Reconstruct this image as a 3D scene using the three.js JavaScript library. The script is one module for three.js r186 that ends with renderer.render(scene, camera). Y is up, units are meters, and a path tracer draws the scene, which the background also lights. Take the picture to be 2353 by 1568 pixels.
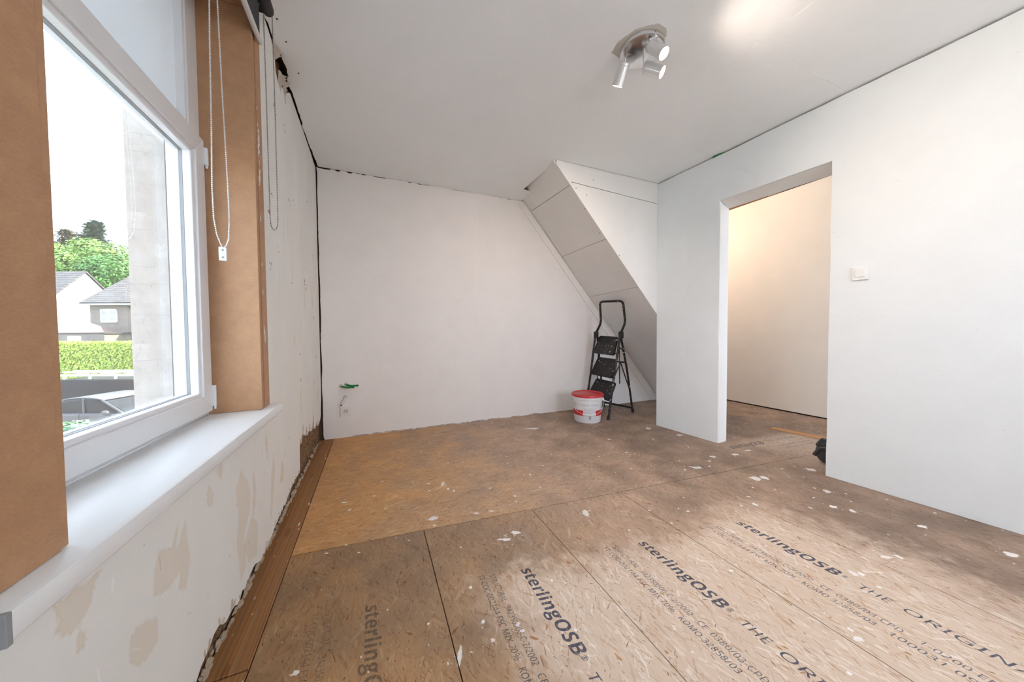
import * as THREE from 'three';
import { RoundedBoxGeometry } from 'three/addons/geometries/RoundedBoxGeometry.js';
import { mergeGeometries, mergeVertices, toCreasedNormals } from 'three/addons/utils/BufferGeometryUtils.js';

// ---------------------------------------------------------------- camera, sky, sun, exposure
const scene = new THREE.Scene();
const renderer = new THREE.WebGLRenderer({ antialias: true });
renderer.toneMapping = THREE.LinearToneMapping;
renderer.toneMappingExposure = 2.12;
renderer.shadowMap.enabled = true;
const H = 2.35, W = 2.913, SK = Math.atan(0.06084);            // ceiling height, right wall at the back corner and its skew
const camera = new THREE.PerspectiveCamera(93.366, 2353 / 1568, 0.03, 400);
camera.position.set(0.4201, 0.9324, 3.2046);
camera.up.set(0.018646, 0.999545, -0.023727);
camera.lookAt(0.4201 + 0.396565, 0.9324 - 0.029178, 3.2046 - 0.917543);
scene.add(camera);
scene.background = new THREE.Color().setRGB(0.83, 0.945, 1.12);
scene.backgroundIntensity = 4.5;
const sun = new THREE.DirectionalLight(0xfff4e2, 20);         // behind the house: it lights the fronts across the street only
sun.position.set(26, 32, -17); sun.target.position.set(-12, 0, -12);
sun.castShadow = true; sun.shadow.mapSize.set(4096, 4096);
Object.assign(sun.shadow.camera, { left: -45, right: 45, top: 45, bottom: -45, near: 1, far: 160 });
scene.add(sun, sun.target);

// ---------------------------------------------------------------- helpers
function rng(seed) { let s = seed >>> 0; return () => { s = (s + 0x6d2b79f5) | 0; let t = Math.imul(s ^ (s >>> 15), 1 | s); t = (t + Math.imul(t ^ (t >>> 7), 61 | t)) ^ t; return ((t ^ (t >>> 14)) >>> 0) / 4294967296; }; }
const taken = {};
function numbered(n) { const k = taken[n] = (taken[n] ?? -1) + 1; return k ? n + '_' + String(k).padStart(3, '0') : n; }
function mesh(name, geo, mat, parent) {
  const m = new THREE.Mesh(geo, mat); m.name = parent && parent !== scene ? name : numbered(name);
  m.castShadow = m.receiveShadow = true; (parent ?? scene).add(m); return m;
}
function thing(name, label, category, pos = [0, 0, 0], turn = 0, group) {
  const o = new THREE.Group(); o.name = numbered(name); scene.add(o); o.position.set(...pos); o.rotation.y = turn;
  o.userData = { label, category }; if (group) o.userData.group = group; return o;
}
function tag(o, label, category, group) { o.userData = { label, category }; if (group) o.userData.group = group; return o; }
function structure(name, label) { const o = new THREE.Group(); o.name = name; scene.add(o); o.userData = { kind: 'structure', label, category: name.split('_')[0] }; return o; }
const V = (x, y, z) => new THREE.Vector3(x, y, z);
function bx(w, h, d, x = 0, y = 0, z = 0) { const g = new THREE.BoxGeometry(w, h, d); g.translate(x, y, z); return g; }
function span(x0, x1, y0, y1, z0, z1, r = 0) {
  const g = r ? new RoundedBoxGeometry(x1 - x0, y1 - y0, z1 - z0, 2, r) : new THREE.BoxGeometry(x1 - x0, y1 - y0, z1 - z0);
  g.translate((x0 + x1) / 2, (y0 + y1) / 2, (z0 + z1) / 2); return g;
}
function merge(list) {
  const l = list.map((g) => { const h = g.index ? g.toNonIndexed() : g; for (const k of Object.keys(h.attributes)) if (!['position', 'normal', 'uv'].includes(k)) h.deleteAttribute(k); return h; });
  return mergeGeometries(l);
}
function metreUV(geo, s = 1, ox = 0, oy = 0) {                  // uv in metres by the way each face points
  const g = geo.index ? geo.toNonIndexed() : geo, p = g.attributes.position, n = g.attributes.normal, uv = new Float32Array(p.count * 2);
  for (let i = 0; i < p.count; i += 3) {
    const ax = Math.abs(n.getX(i)), ay = Math.abs(n.getY(i)), az = Math.abs(n.getZ(i));
    for (let k = i; k < i + 3; k++) {
      const [a, b] = ax >= ay && ax >= az ? [p.getZ(k), p.getY(k)] : ay >= az ? [p.getX(k), p.getZ(k)] : [p.getX(k), p.getY(k)];
      uv[2 * k] = a / s + ox; uv[2 * k + 1] = b / s + oy;
    }
  }
  g.setAttribute('uv', new THREE.BufferAttribute(uv, 2)); return g;
}
function mapUV(geo, fn) { const p = geo.attributes.position, uv = new Float32Array(p.count * 2); for (let i = 0; i < p.count; i++) { const [a, b] = fn(p.getX(i), p.getY(i), p.getZ(i)); uv[2 * i] = a; uv[2 * i + 1] = b; } geo.setAttribute('uv', new THREE.BufferAttribute(uv, 2)); return geo; }
function poly(pts, holes = []) { const s = new THREE.Shape(pts.map(([a, b]) => new THREE.Vector2(a, b))); for (const h of holes) s.holes.push(new THREE.Path(h.map(([a, b]) => new THREE.Vector2(a, b)))); return s; }
const extrude = (s, depth, bevel = 0) => new THREE.ExtrudeGeometry(s, { depth, bevelEnabled: bevel > 0, bevelSize: bevel, bevelThickness: bevel, bevelSegments: 2, bevelOffset: -bevel, curveSegments: 12 });
function slabXZ(pts, y0, t, holes = [], bevel = 0) { const g = extrude(poly(pts.map(([x, z]) => [x, -z]), holes.map((h) => h.map(([x, z]) => [x, -z]))), t - 2 * bevel, bevel); g.rotateX(-Math.PI / 2); g.translate(0, y0 + bevel, 0); return g; }
function slabXY(pts, z0, t, holes = []) { const g = extrude(poly(pts, holes), t); g.translate(0, 0, z0); return g; }
function slabZY(pts, x0, t, holes = []) { const g = extrude(poly(pts.map(([z, y]) => [-z, y]), holes.map((h) => h.map(([z, y]) => [-z, y]))), t); g.rotateY(Math.PI / 2); g.translate(x0, 0, 0); return g; }
function rod(a, b, r, r2 = r, n = 10) {
  const d = new THREE.Vector3().subVectors(b, a), g = new THREE.CylinderGeometry(r2, r, d.length(), n);
  g.translate(0, d.length() / 2, 0); g.applyQuaternion(new THREE.Quaternion().setFromUnitVectors(V(0, 1, 0), d.normalize())); g.translate(a.x, a.y, a.z); return g;
}
function bent(pts, r, rc = 0.03, n = 60, m = 9) {
  const c = new THREE.CurvePath(); let from = pts[0].clone();
  for (let i = 1; i < pts.length; i++) {
    const p = pts[i], end = i === pts.length - 1;
    if (end) { c.add(new THREE.LineCurve3(from, p.clone())); break; }
    const din = new THREE.Vector3().subVectors(p, pts[i - 1]), dout = new THREE.Vector3().subVectors(pts[i + 1], p), k = Math.min(rc, din.length() * 0.45, dout.length() * 0.45);
    const a = p.clone().addScaledVector(din.normalize(), -k), b = p.clone().addScaledVector(dout.normalize(), k);
    c.add(new THREE.LineCurve3(from, a)); c.add(new THREE.QuadraticBezierCurve3(a, p.clone(), b)); from = b;
  }
  return new THREE.TubeGeometry(c, n, r, m);
}
const std = (rgb, o = {}) => new THREE.MeshStandardMaterial({ color: new THREE.Color().setRGB(...rgb), roughness: 0.8, ...o });
const phys = (rgb, o = {}) => new THREE.MeshPhysicalMaterial({ color: new THREE.Color().setRGB(...rgb), roughness: 0.8, ...o });
function canvas(w, h) { const c = document.createElement('canvas'); c.width = w; c.height = h; return [c, c.getContext('2d')]; }
function tex(c, srgb = true, repeat = true) { const t = new THREE.CanvasTexture(c); if (srgb) t.colorSpace = THREE.SRGBColorSpace; if (repeat) t.wrapS = t.wrapT = THREE.RepeatWrapping; t.magFilter = THREE.LinearFilter; return t; }
function hash(i, j, s) { let h = Math.imul(i, 374761393) ^ Math.imul(j, 668265263) ^ Math.imul(s, 2246822519); h = Math.imul(h ^ (h >>> 13), 1274126177); return ((h ^ (h >>> 16)) >>> 0) / 4294967296; }
function noise(x, y, s = 1) { const i = Math.floor(x), j = Math.floor(y), u = x - i, v = y - j, a = u * u * (3 - 2 * u), b = v * v * (3 - 2 * v); return (hash(i, j, s) * (1 - a) + hash(i + 1, j, s) * a) * (1 - b) + (hash(i, j + 1, s) * (1 - a) + hash(i + 1, j + 1, s) * a) * b; }
function fbm(x, y, s = 1, o = 3) { let v = 0, a = 0.5, n = 0; for (let k = 0; k < o; k++) { v += a * noise(x, y, s + k); n += a; a *= 0.5; x *= 2.03; y *= 2.03; } return v / n; }
const smooth = (a, b, x) => { const t = Math.min(1, Math.max(0, (x - a) / (b - a))); return t * t * (3 - 2 * t); };
function blob(g, x, y, rx, ry, rot, R, rough = 0.3, n = 22) {
  const ph = R() * 100; g.beginPath();
  for (let i = 0; i < n; i++) { const t = i / n * Math.PI * 2, k = 1 + rough * (2 * noise(ph + Math.cos(t) * 1.7 + 5, Math.sin(t) * 1.7 + 5, 7) - 1) + rough * 0.5 * (R() - 0.5), a = Math.cos(t) * rx * k, b = Math.sin(t) * ry * k; g[i ? 'lineTo' : 'moveTo'](x + a * Math.cos(rot) - b * Math.sin(rot), y + a * Math.sin(rot) + b * Math.cos(rot)); }
  g.closePath(); g.fill();
}

// ---------------------------------------------------------------- oriented strand board for the floor
const SPLATS = [[0.677,1.59,0.066,0.085],[0.796,1.245,0.032,0.127],[0.814,1.32,0.021,0.065],[0.84,1.354,0.021,0.053],[1.405,1.866,0.048,0.056],[1.01,1.865,0.05,0.032],[0.947,1.888,0.078,0.025],[1.817,0.467,0.209,0.14],[2.418,1.718,0.116,0.096],[2.813,0.928,0.081,0.119],[2.907,1.184,0.076,0.107],[2.701,1.638,0.064,0.077],[2.893,1.68,0.081,0.081],[2.603,1.979,0.059,0.066],[2.665,1.994,0.048,0.06],[0.222,1.664,0.027,0.025],[0.349,1.715,0.026,0.015],[0.552,1.718,0.017,0.016],[0.63,2.318,0.018,0.063],[0.207,2.181,0.022,0.019],[0.736,2.311,0.018,0.014],[0.83,2.319,0.02,0.014],[0.731,2.088,0.014,0.017],[0.728,2.239,0.014,0.015],[0.983,2.383,0.013,0.012],[1.763,2.728,0.019,0.019],[1.742,2.75,0.039,0.02],[2.324,2.626,0.061,0.023],[2.376,2.646,0.024,0.031],[2.814,2.828,0.061,0.038],[2.622,2.345,0.056,0.029],[2.66,2.407,0.03,0.04],[2.781,2.602,0.041,0.032],[1.677,2.419,0.021,0.017],[2.085,2.616,0.026,0.032],[2.109,2.631,0.02,0.025],[2.08,2.686,0.017,0.021],[2.274,2.165,0.023,0.032],[2.797,2.247,0.044,0.041],[3.077,2.055,0.057,0.055],[0.256,1.234,0.053,0.031],[0.718,1.204,0.032,0.034],[1.959,2.387,0.009,0.018],[0.372,2.205,0.007,0.009],[1.059,2.211,0.009,0.011],[2.602,1.681,0.043,0.045],[2.269,1.019,0.052,0.059],[2.189,1.311,0.033,0.047],[3.074,1.666,0.066,0.067],[0.97,1.649,0.045,0.025],[0.892,1.636,0.041,0.024],[0.41,1.227,0.02,0.021],[0.463,1.398,0.014,0.018]];
// clean boards plus the light pool, painted in: grainy, patchy edge of trodden-in dirt
function soilAndLightPool(x, z) {
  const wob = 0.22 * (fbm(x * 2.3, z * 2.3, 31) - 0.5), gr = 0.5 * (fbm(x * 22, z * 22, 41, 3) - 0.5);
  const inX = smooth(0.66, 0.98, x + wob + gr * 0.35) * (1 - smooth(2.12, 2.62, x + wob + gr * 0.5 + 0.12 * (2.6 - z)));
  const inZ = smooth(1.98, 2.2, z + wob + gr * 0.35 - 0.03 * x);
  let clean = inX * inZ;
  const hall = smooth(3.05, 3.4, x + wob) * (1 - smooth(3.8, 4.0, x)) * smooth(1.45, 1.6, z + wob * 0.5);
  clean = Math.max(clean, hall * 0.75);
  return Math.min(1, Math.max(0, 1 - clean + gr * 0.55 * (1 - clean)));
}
// family 'z': canvas x runs along world z, canvas up is world +x; family 'x': canvas x along world x, canvas up is world -z
function board(x0, x1, z0, z1, w, h, family, seed, print) {
  const [c, g] = canvas(w, h), R = rng(seed), ppm = family === 'z' ? w / (z1 - z0) : w / (x1 - x0);
  const to = family === 'z' ? (x, z) => [(z - z0) / (z1 - z0) * w, (x1 - x) / (x1 - x0) * h] : (x, z) => [(x - x0) / (x1 - x0) * w, (z - z0) / (z1 - z0) * h];
  const from = family === 'z' ? (i, j) => [x1 - j / h * (x1 - x0), z0 + i / w * (z1 - z0)] : (i, j) => [x0 + i / w * (x1 - x0), z0 + j / h * (z1 - z0)];
  g.fillStyle = 'rgb(203,165,124)'; g.fillRect(0, 0, w, h);
  const area = (x1 - x0) * (z1 - z0), tones = [[226, 194, 155], [212, 175, 133], [196, 155, 112], [220, 186, 146], [184, 140, 97], [231, 203, 166], [176, 128, 84]];
  for (let i = 0, n = area * 3600; i < n; i++) {
    const t = tones[Math.floor(R() * tones.length)], len = (0.02 + 0.075 * R() * R()) * ppm, wid = (0.003 + 0.013 * R() * R()) * ppm, a = (R() + R() - 1) * 1.1;
    g.save(); g.translate(R() * w, R() * h); g.rotate(a); g.fillStyle = `rgba(${t[0]},${t[1]},${t[2]},${0.22 + 0.4 * R()})`; g.beginPath();
    g.moveTo(-len / 2, -wid / 2 * R()); g.lineTo(len / 2 * (0.7 + 0.3 * R()), -wid / 2); g.lineTo(len / 2, wid / 2 * R()); g.lineTo(-len / 2 * (0.7 + 0.3 * R()), wid / 2); g.closePath(); g.fill();
    if (R() < 0.3) { g.strokeStyle = `rgba(120,82,48,${0.1 + 0.18 * R()})`; g.lineWidth = 0.0007 * ppm; g.beginPath(); for (let k = 0; k < 3; k++) { const y = (R() - 0.5) * wid; g.moveTo(-len / 2, y); g.lineTo(len / 2, y + (R() - 0.5) * 2); } g.stroke(); }
    g.restore();
  }
  for (let i = 0, n = area * 1100; i < n; i++) {
    const len = (0.003 + 0.016 * R() * R()) * ppm, a = (R() + R() - 1) * 1.2; g.save(); g.translate(R() * w, R() * h); g.rotate(a);
    g.fillStyle = R() < 0.6 ? `rgba(104,66,36,${0.35 + 0.4 * R()})` : `rgba(160,98,50,${0.4 + 0.4 * R()})`; g.beginPath(); g.ellipse(0, 0, len, (0.0006 + 0.0015 * R() * R()) * ppm, 0, 0, 7); g.fill(); g.restore();
  }
  for (let i = 0, n = area * 26; i < n; i++) { g.fillStyle = `rgba(${150 + R() * 30 | 0},${88 + R() * 20 | 0},44,.75)`; blob(g, R() * w, R() * h, (0.004 + 0.012 * R()) * ppm, (0.002 + 0.003 * R()) * ppm, (R() - 0.5) * 2, R, 0.6, 12); }
  if (print) print(g, to, ppm);
  const im = g.getImageData(0, 0, w, h), d = im.data;
  for (let j = 0; j < h; j++) for (let i = 0; i < w; i++) {
    const [x, z] = from(i, j), k = 4 * (j * w + i), s = soilAndLightPool(x, z), m = fbm(x * 7, z * 7, 51, 2), near = (family === 'z' ? 1 : 0) * smooth(1.5, 0.8, x + 0.5 * (m - 0.5)), rightward = smooth(1.5, 2.7, x + 0.7 * (m - 0.5)), warm = smooth(1.5, 0.0, x + 0.6 * (m - 0.5)) * s * (1 - 0.25 * near), f = 1.04 - s * (0.08 + 0.14 * m + near * (0.1 + 0.1 * m) + rightward * (0.1 + 0.1 * m) - 0.06 * warm);  // warm: orange tone of the light towards the window wall, painted into the boards
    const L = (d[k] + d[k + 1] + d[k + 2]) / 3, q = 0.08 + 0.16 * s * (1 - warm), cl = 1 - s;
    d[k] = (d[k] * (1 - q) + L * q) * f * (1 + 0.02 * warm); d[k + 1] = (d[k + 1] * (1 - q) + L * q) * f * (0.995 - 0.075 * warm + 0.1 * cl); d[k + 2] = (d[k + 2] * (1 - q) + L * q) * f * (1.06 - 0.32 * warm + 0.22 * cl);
  }
  g.putImageData(im, 0, 0);
  // trodden-in dark specks and flakes on the dirty part
  for (let i = 0, n = area * 420; i < n; i++) { const p = [R() * w, R() * h], [x, z] = from(...p); if (soilAndLightPool(x, z) < 0.5) continue; g.fillStyle = `rgba(${58 + R() * 30 | 0},${40 + R() * 22 | 0},${26 + R() * 18 | 0},${0.2 + 0.3 * R()})`; blob(g, ...p, (0.002 + 0.007 * R() * R()) * ppm, (0.001 + 0.002 * R()) * ppm, (R() - 0.5) * 2.4, R, 0.6, 9); }
  // white wall paint: splashes, scuffs and droplets
  const rot = family === 'z' ? 1.16 : 0.41, white = () => `rgba(${228 + R() * 14 | 0},${226 + R() * 12 | 0},${228 + R() * 10 | 0},${0.82 + 0.18 * R()})`;
  for (const [x, z, a, b] of SPLATS) {
    const [i, j] = to(x, z); if (i < -99 || j < -99 || i > w + 99 || j > h + 99) continue;
    const far = z < 1.75 ? 0.6 : 0.8, aa = a / 2 * ppm * far, bb = b / 2 * ppm * far * (z < 1.75 ? 0.7 : 1);
    g.fillStyle = white(); blob(g, i, j, family === 'z' ? bb : aa, family === 'z' ? aa : bb, family === 'z' ? 0.4 : 0.41, R, 0.42, 30);
    for (let k = 0; k < 7; k++) { g.fillStyle = white(); blob(g, i + (R() - 0.5) * 3.4 * aa, j + (R() - 0.5) * 3.4 * bb, aa * (0.06 + 0.2 * R()), bb * (0.06 + 0.2 * R()), R() * 3, R, 0.3, 9); }
  }
  for (let i = 0, n = area * 150; i < n; i++) {
    const p = [R() * w, R() * h], [x, z] = from(...p), dense = 0.25 + 0.75 * smooth(1.2, 2.8, x) + (z < 1.7 ? 0.25 : 0); if (R() > dense) continue;
    const r = (0.0009 + 0.006 * R() ** 6) * ppm; g.fillStyle = white(); blob(g, ...p, r * (1 + R()), r, R() * 3, R, 0.3, 10);
  }
  for (let i = 0, n = area * 9; i < n; i++) {                      // dry brush scuffs
    const x0p = R() * w, y0p = R() * h, a = (R() - 0.5) * 1.6, m = 30 + R() * 60; if (soilAndLightPool(...from(x0p, y0p)) < 0.4) continue;
    for (let k = 0; k < m; k++) { const t = (R() - 0.5) * 0.11 * ppm, u = (R() - 0.5) * 0.025 * ppm; g.fillStyle = `rgba(222,218,216,${0.1 + 0.28 * R()})`; g.fillRect(x0p + t * Math.cos(a) - u * Math.sin(a), y0p + t * Math.sin(a) + u * Math.cos(a), (0.001 + 0.004 * R()) * ppm, 0.001 * ppm); }
  }
  return tex(c, true, false);
}
const INK = 'rgba(52,52,58,';
function printed(cx, zs, alpha) {                                  // two lines of board print, reading towards +z
  return (g, to, ppm) => {
    const put = (s, x, z, cap, len, a, font) => { const [i, j] = to(x, z); g.save(); g.translate(i, j); g.font = `${font} 100px sans-serif`; const m = g.measureText(s).width; g.scale(len * ppm / m, cap * ppm / 73); g.transform(1, 0, -0.16, 1, 0, 0); g.fillStyle = INK + a * alpha + ')'; g.fillText(s, 0, 0); g.restore(); };
    put('sterlingOSB', cx - 0.025, zs, 0.047, 0.372, 0.92, 'bold'); put('\u00ae', cx - 0.01, zs + 0.378, 0.02, 0.016, 0.8, 'bold');
    put('THE', cx - 0.024, zs + 0.425, 0.031, 0.082, 0.9, 'normal'); put('ORIGINAL', cx - 0.024, zs + 0.53, 0.031, 0.275, 0.9, 'normal'); put('OSB', cx - 0.024, zs + 0.83, 0.031, 0.09, 0.9, 'normal');
    put('STRUCTURAL', cx - 0.146, zs - 0.02, 0.021, 0.135, 0.75, 'normal'); put('3423S0506-C-2/2002', cx - 0.146, zs + 0.133, 0.021, 0.215, 0.75, 'normal'); put('CE  0380/03-CPD', cx - 0.146, zs + 0.37, 0.021, 0.2, 0.72, 'normal'); put('1-0200 EN300', cx - 0.146, zs + 0.6, 0.021, 0.19, 0.72, 'normal');
    put('TT-COC-002144 FSC MIX 70%', cx - 0.186, zs - 0.035, 0.021, 0.35, 0.8, 'normal'); put('KOMO 32858/03', cx - 0.186, zs + 0.335, 0.021, 0.19, 0.85, 'normal'); put('100031 0955', cx - 0.186, zs + 0.55, 0.021, 0.2, 0.85, 'normal');
    // worn ink: the strands show through
    const R = rng(77 + cx * 1000 | 0);
    for (let k = 0; k < 1500; k++) { const [i, j] = to(cx - 0.22 + R() * 0.3, zs - 0.05 + R() * 1.0); g.fillStyle = `rgba(${205 + R() * 25 | 0},${168 + R() * 22 | 0},${128 + R() * 20 | 0},.75)`; g.save(); g.translate(i, j); g.rotate((R() - 0.5) * 1.4); g.fillRect(0, 0, (0.004 + 0.012 * R()) * ppm, 0.0011 * ppm); g.restore(); }
  };
}
const osbGeneric = (() => { const [c, g] = canvas(512, 512), R = rng(5); g.fillStyle = 'rgb(150,116,84)'; g.fillRect(0, 0, 512, 512); for (let i = 0; i < 3000; i++) { const t = 120 + R() * 70; g.save(); g.translate(R() * 512, R() * 512); g.rotate((R() - 0.5) * 2); g.fillStyle = `rgba(${t | 0},${t * 0.78 | 0},${t * 0.56 | 0},.35)`; g.fillRect(0, 0, 10 + R() * 34, 2 + R() * 5); g.restore(); } return tex(c); })();

// ---------------------------------------------------------------- floor
const floor = structure('floor', 'worn strand board floor spattered with white paint');
{
  const G = 0.0034, y0 = -0.018, t = 0.018;                       // sheets stand apart by narrow open joints over a dark subfloor
  mesh('subfloor', span(-0.3, 4.9, -0.3, -0.0175, -0.35, 4.95), std([0.22, 0.13, 0.07], { roughness: 0.95 }), floor);
  const mainZ = (x) => 1.615 + 0.0875 * x, backZ = (x) => 0.16 + 0.078 * x;
  const bm = (map, x0, x1, z0, z1, family) => [new THREE.MeshStandardMaterial({ map, roughness: 0.62, bumpMap: map, bumpScale: 0.0006 }), family === 'z' ? (x, y, z) => [(z - z0) / (z1 - z0), (x - x0) / (x1 - x0)] : (x, y, z) => [(x - x0) / (x1 - x0), 1 - (z - z0) / (z1 - z0)]];
  const XS = [0.088, 0.6225, 1.167, 1.712, 2.252, 3.62], ZE = 3.15;
  for (let k = 0; k < 5; k++) {
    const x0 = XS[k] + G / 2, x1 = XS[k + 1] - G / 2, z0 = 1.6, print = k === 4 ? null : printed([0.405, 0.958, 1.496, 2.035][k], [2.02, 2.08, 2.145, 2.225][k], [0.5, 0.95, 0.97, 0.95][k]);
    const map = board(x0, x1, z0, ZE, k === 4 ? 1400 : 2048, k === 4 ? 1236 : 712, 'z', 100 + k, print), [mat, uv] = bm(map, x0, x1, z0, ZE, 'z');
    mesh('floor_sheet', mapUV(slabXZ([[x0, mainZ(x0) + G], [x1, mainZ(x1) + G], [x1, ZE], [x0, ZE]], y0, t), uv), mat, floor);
    mesh('floor_sheet', metreUV(slabXZ([[x0, ZE + G], [x1, ZE + G], [x1, 4.79], [x0, 4.79]], y0, t), 0.6), new THREE.MeshStandardMaterial({ map: osbGeneric, roughness: 0.7 }), floor);
  }
  const rear = (x0, x1, seed, w, h, print) => {
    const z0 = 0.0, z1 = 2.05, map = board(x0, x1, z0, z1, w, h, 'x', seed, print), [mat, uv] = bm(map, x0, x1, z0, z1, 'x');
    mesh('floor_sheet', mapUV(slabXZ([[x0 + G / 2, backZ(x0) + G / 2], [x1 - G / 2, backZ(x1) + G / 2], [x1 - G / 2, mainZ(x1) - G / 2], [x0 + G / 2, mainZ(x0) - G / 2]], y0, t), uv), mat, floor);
    return [mat, uv];
  };
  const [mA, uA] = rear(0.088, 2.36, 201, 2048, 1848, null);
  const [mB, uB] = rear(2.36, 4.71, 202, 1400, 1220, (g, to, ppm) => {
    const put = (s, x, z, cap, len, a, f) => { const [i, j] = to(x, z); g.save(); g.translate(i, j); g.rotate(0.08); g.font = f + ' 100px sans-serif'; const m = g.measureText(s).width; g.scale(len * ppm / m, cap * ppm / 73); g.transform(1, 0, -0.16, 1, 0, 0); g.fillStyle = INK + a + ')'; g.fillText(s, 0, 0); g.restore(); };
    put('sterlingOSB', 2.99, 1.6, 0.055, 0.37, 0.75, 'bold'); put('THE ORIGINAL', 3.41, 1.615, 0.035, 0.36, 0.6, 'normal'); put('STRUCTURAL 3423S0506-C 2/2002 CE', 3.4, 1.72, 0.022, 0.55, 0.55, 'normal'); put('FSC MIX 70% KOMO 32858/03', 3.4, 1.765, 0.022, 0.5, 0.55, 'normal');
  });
  // narrow strip along the back wall, in short lengths
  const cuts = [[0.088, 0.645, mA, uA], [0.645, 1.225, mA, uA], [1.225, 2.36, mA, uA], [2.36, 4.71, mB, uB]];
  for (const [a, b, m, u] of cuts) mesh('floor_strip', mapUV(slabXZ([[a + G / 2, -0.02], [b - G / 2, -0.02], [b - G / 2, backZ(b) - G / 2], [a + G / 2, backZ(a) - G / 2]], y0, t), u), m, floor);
  mesh('floor_sheet', metreUV(slabXZ([[3.62, mainZ(3.62) + G], [4.71, mainZ(4.71) + G], [4.71, 4.79], [3.62, 4.79]], y0, t), 0.6), new THREE.MeshStandardMaterial({ map: osbGeneric, roughness: 0.7 }), floor);
  mesh('hall_floor_batten', slabXZ([[3.83, 1.41], [3.905, 1.405], [3.99, 1.86], [3.89, 1.88]], 0, 0.006), std([0.55, 0.27, 0.11], { roughness: 0.6 }), floor);
  // old softwood plank along the window wall
  const [c, g] = canvas(1024, 128), R = rng(9); g.fillStyle = 'rgb(168,122,80)'; g.fillRect(0, 0, 1024, 128);
  for (let i = 0; i < 260; i++) { const y = R() * 128; g.strokeStyle = `rgba(${90 + R() * 90 | 0},${58 + R() * 60 | 0},${30 + R() * 40 | 0},.3)`; g.lineWidth = 0.6 + R() * 2; g.beginPath(); g.moveTo(0, y); for (let x = 0; x <= 1024; x += 64) g.lineTo(x, y + 5 * (noise(x / 150, y / 30, 3) - 0.5) * 2); g.stroke(); }
  for (const x of [330, 610, 900]) for (let r = 9; r > 1; r -= 2) { g.strokeStyle = 'rgba(70,40,20,.4)'; g.lineWidth = 1.5; g.beginPath(); g.ellipse(x, 50 + (x % 40), r * 1.6, r, 0, 0, 7); g.stroke(); }
  for (let i = 0; i < 60; i++) { g.fillStyle = 'rgba(232,230,228,.9)'; const b = R(); blob(g, R() * 1024, R() * 128, 1 + 7 * b ** 5, 1 + 3 * b ** 4, 0.2, R, 0.3, 9); }
  const pm = new THREE.MeshStandardMaterial({ map: tex(c), roughness: 0.65 });
  mesh('floor_plank', mapUV(span(-0.02, 0.086, -0.018, 0.002, 0.005, 2.115, 0.002), (x, y, z) => [z / 2.4, (x + 0.02) / 0.11]), pm, floor);
  mesh('floor_plank', mapUV(span(-0.02, 0.086, -0.018, 0.001, 2.12, 4.79, 0.002), (x, y, z) => [z / 2.4 + 0.3, (x + 0.02) / 0.11]), pm, floor);
}

// ---------------------------------------------------------------- wall paint
function paintTex(seed, base, spots, w = 1024, tint = 5) {
  const [c, g] = canvas(w, w), R = rng(seed); const im = g.createImageData(w, w), d = im.data;
  for (let j = 0; j < w; j++) for (let i = 0; i < w; i++) { const k = 4 * (j * w + i), n = tint * (fbm(i / w * 12, j / w * 12, seed, 3) - 0.5) + 3 * (hash(i, j, seed) - 0.5); d[k] = base[0] + n; d[k + 1] = base[1] + n; d[k + 2] = base[2] + n; d[k + 3] = 255; }
  g.putImageData(im, 0, 0);
  for (let i = 0; i < spots; i++) { g.fillStyle = `rgba(120,105,95,${0.15 + 0.35 * R()})`; blob(g, R() * w, R() * w, 0.6 + 1.6 * R() ** 3, 0.6 + 1.2 * R() ** 3, R() * 3, R, 0.4, 8); }
  return tex(c);
}
function reliefTex(seed, freq, w = 512) { const [c, g] = canvas(w, w), im = g.createImageData(w, w), d = im.data; for (let j = 0; j < w; j++) for (let i = 0; i < w; i++) { const k = 4 * (j * w + i), n = 255 * fbm(i / w * freq, j / w * freq, seed, 4); d[k] = d[k + 1] = d[k + 2] = n; d[k + 3] = 255; } g.putImageData(im, 0, 0); return tex(c, false); }
const relief = reliefTex(3, 24), reliefFine = reliefTex(4, 90);
const wallMap = paintTex(11, [236, 241, 243], 30);
const wallMat = new THREE.MeshStandardMaterial({ map: wallMap, roughness: 0.75, bumpMap: relief, bumpScale: 0.002 });
const boardMat = new THREE.MeshStandardMaterial({ map: paintTex(12, [237, 235, 232], 60), roughness: 0.7, bumpMap: relief, bumpScale: 0.0016 });
const backMat = new THREE.MeshStandardMaterial({ map: paintTex(13, [236, 231, 228], 14), roughness: 0.75, bumpMap: relief, bumpScale: 0.002 });
const ceilMat = new THREE.MeshStandardMaterial({ map: paintTex(14, [245, 248, 250], 5), roughness: 0.85, bumpMap: relief, bumpScale: 0.003 });
const darkVoid = std([0.2, 0.125, 0.085], { roughness: 1 });
const brownWood = std([0.22, 0.11, 0.045], { roughness: 0.85 });

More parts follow.
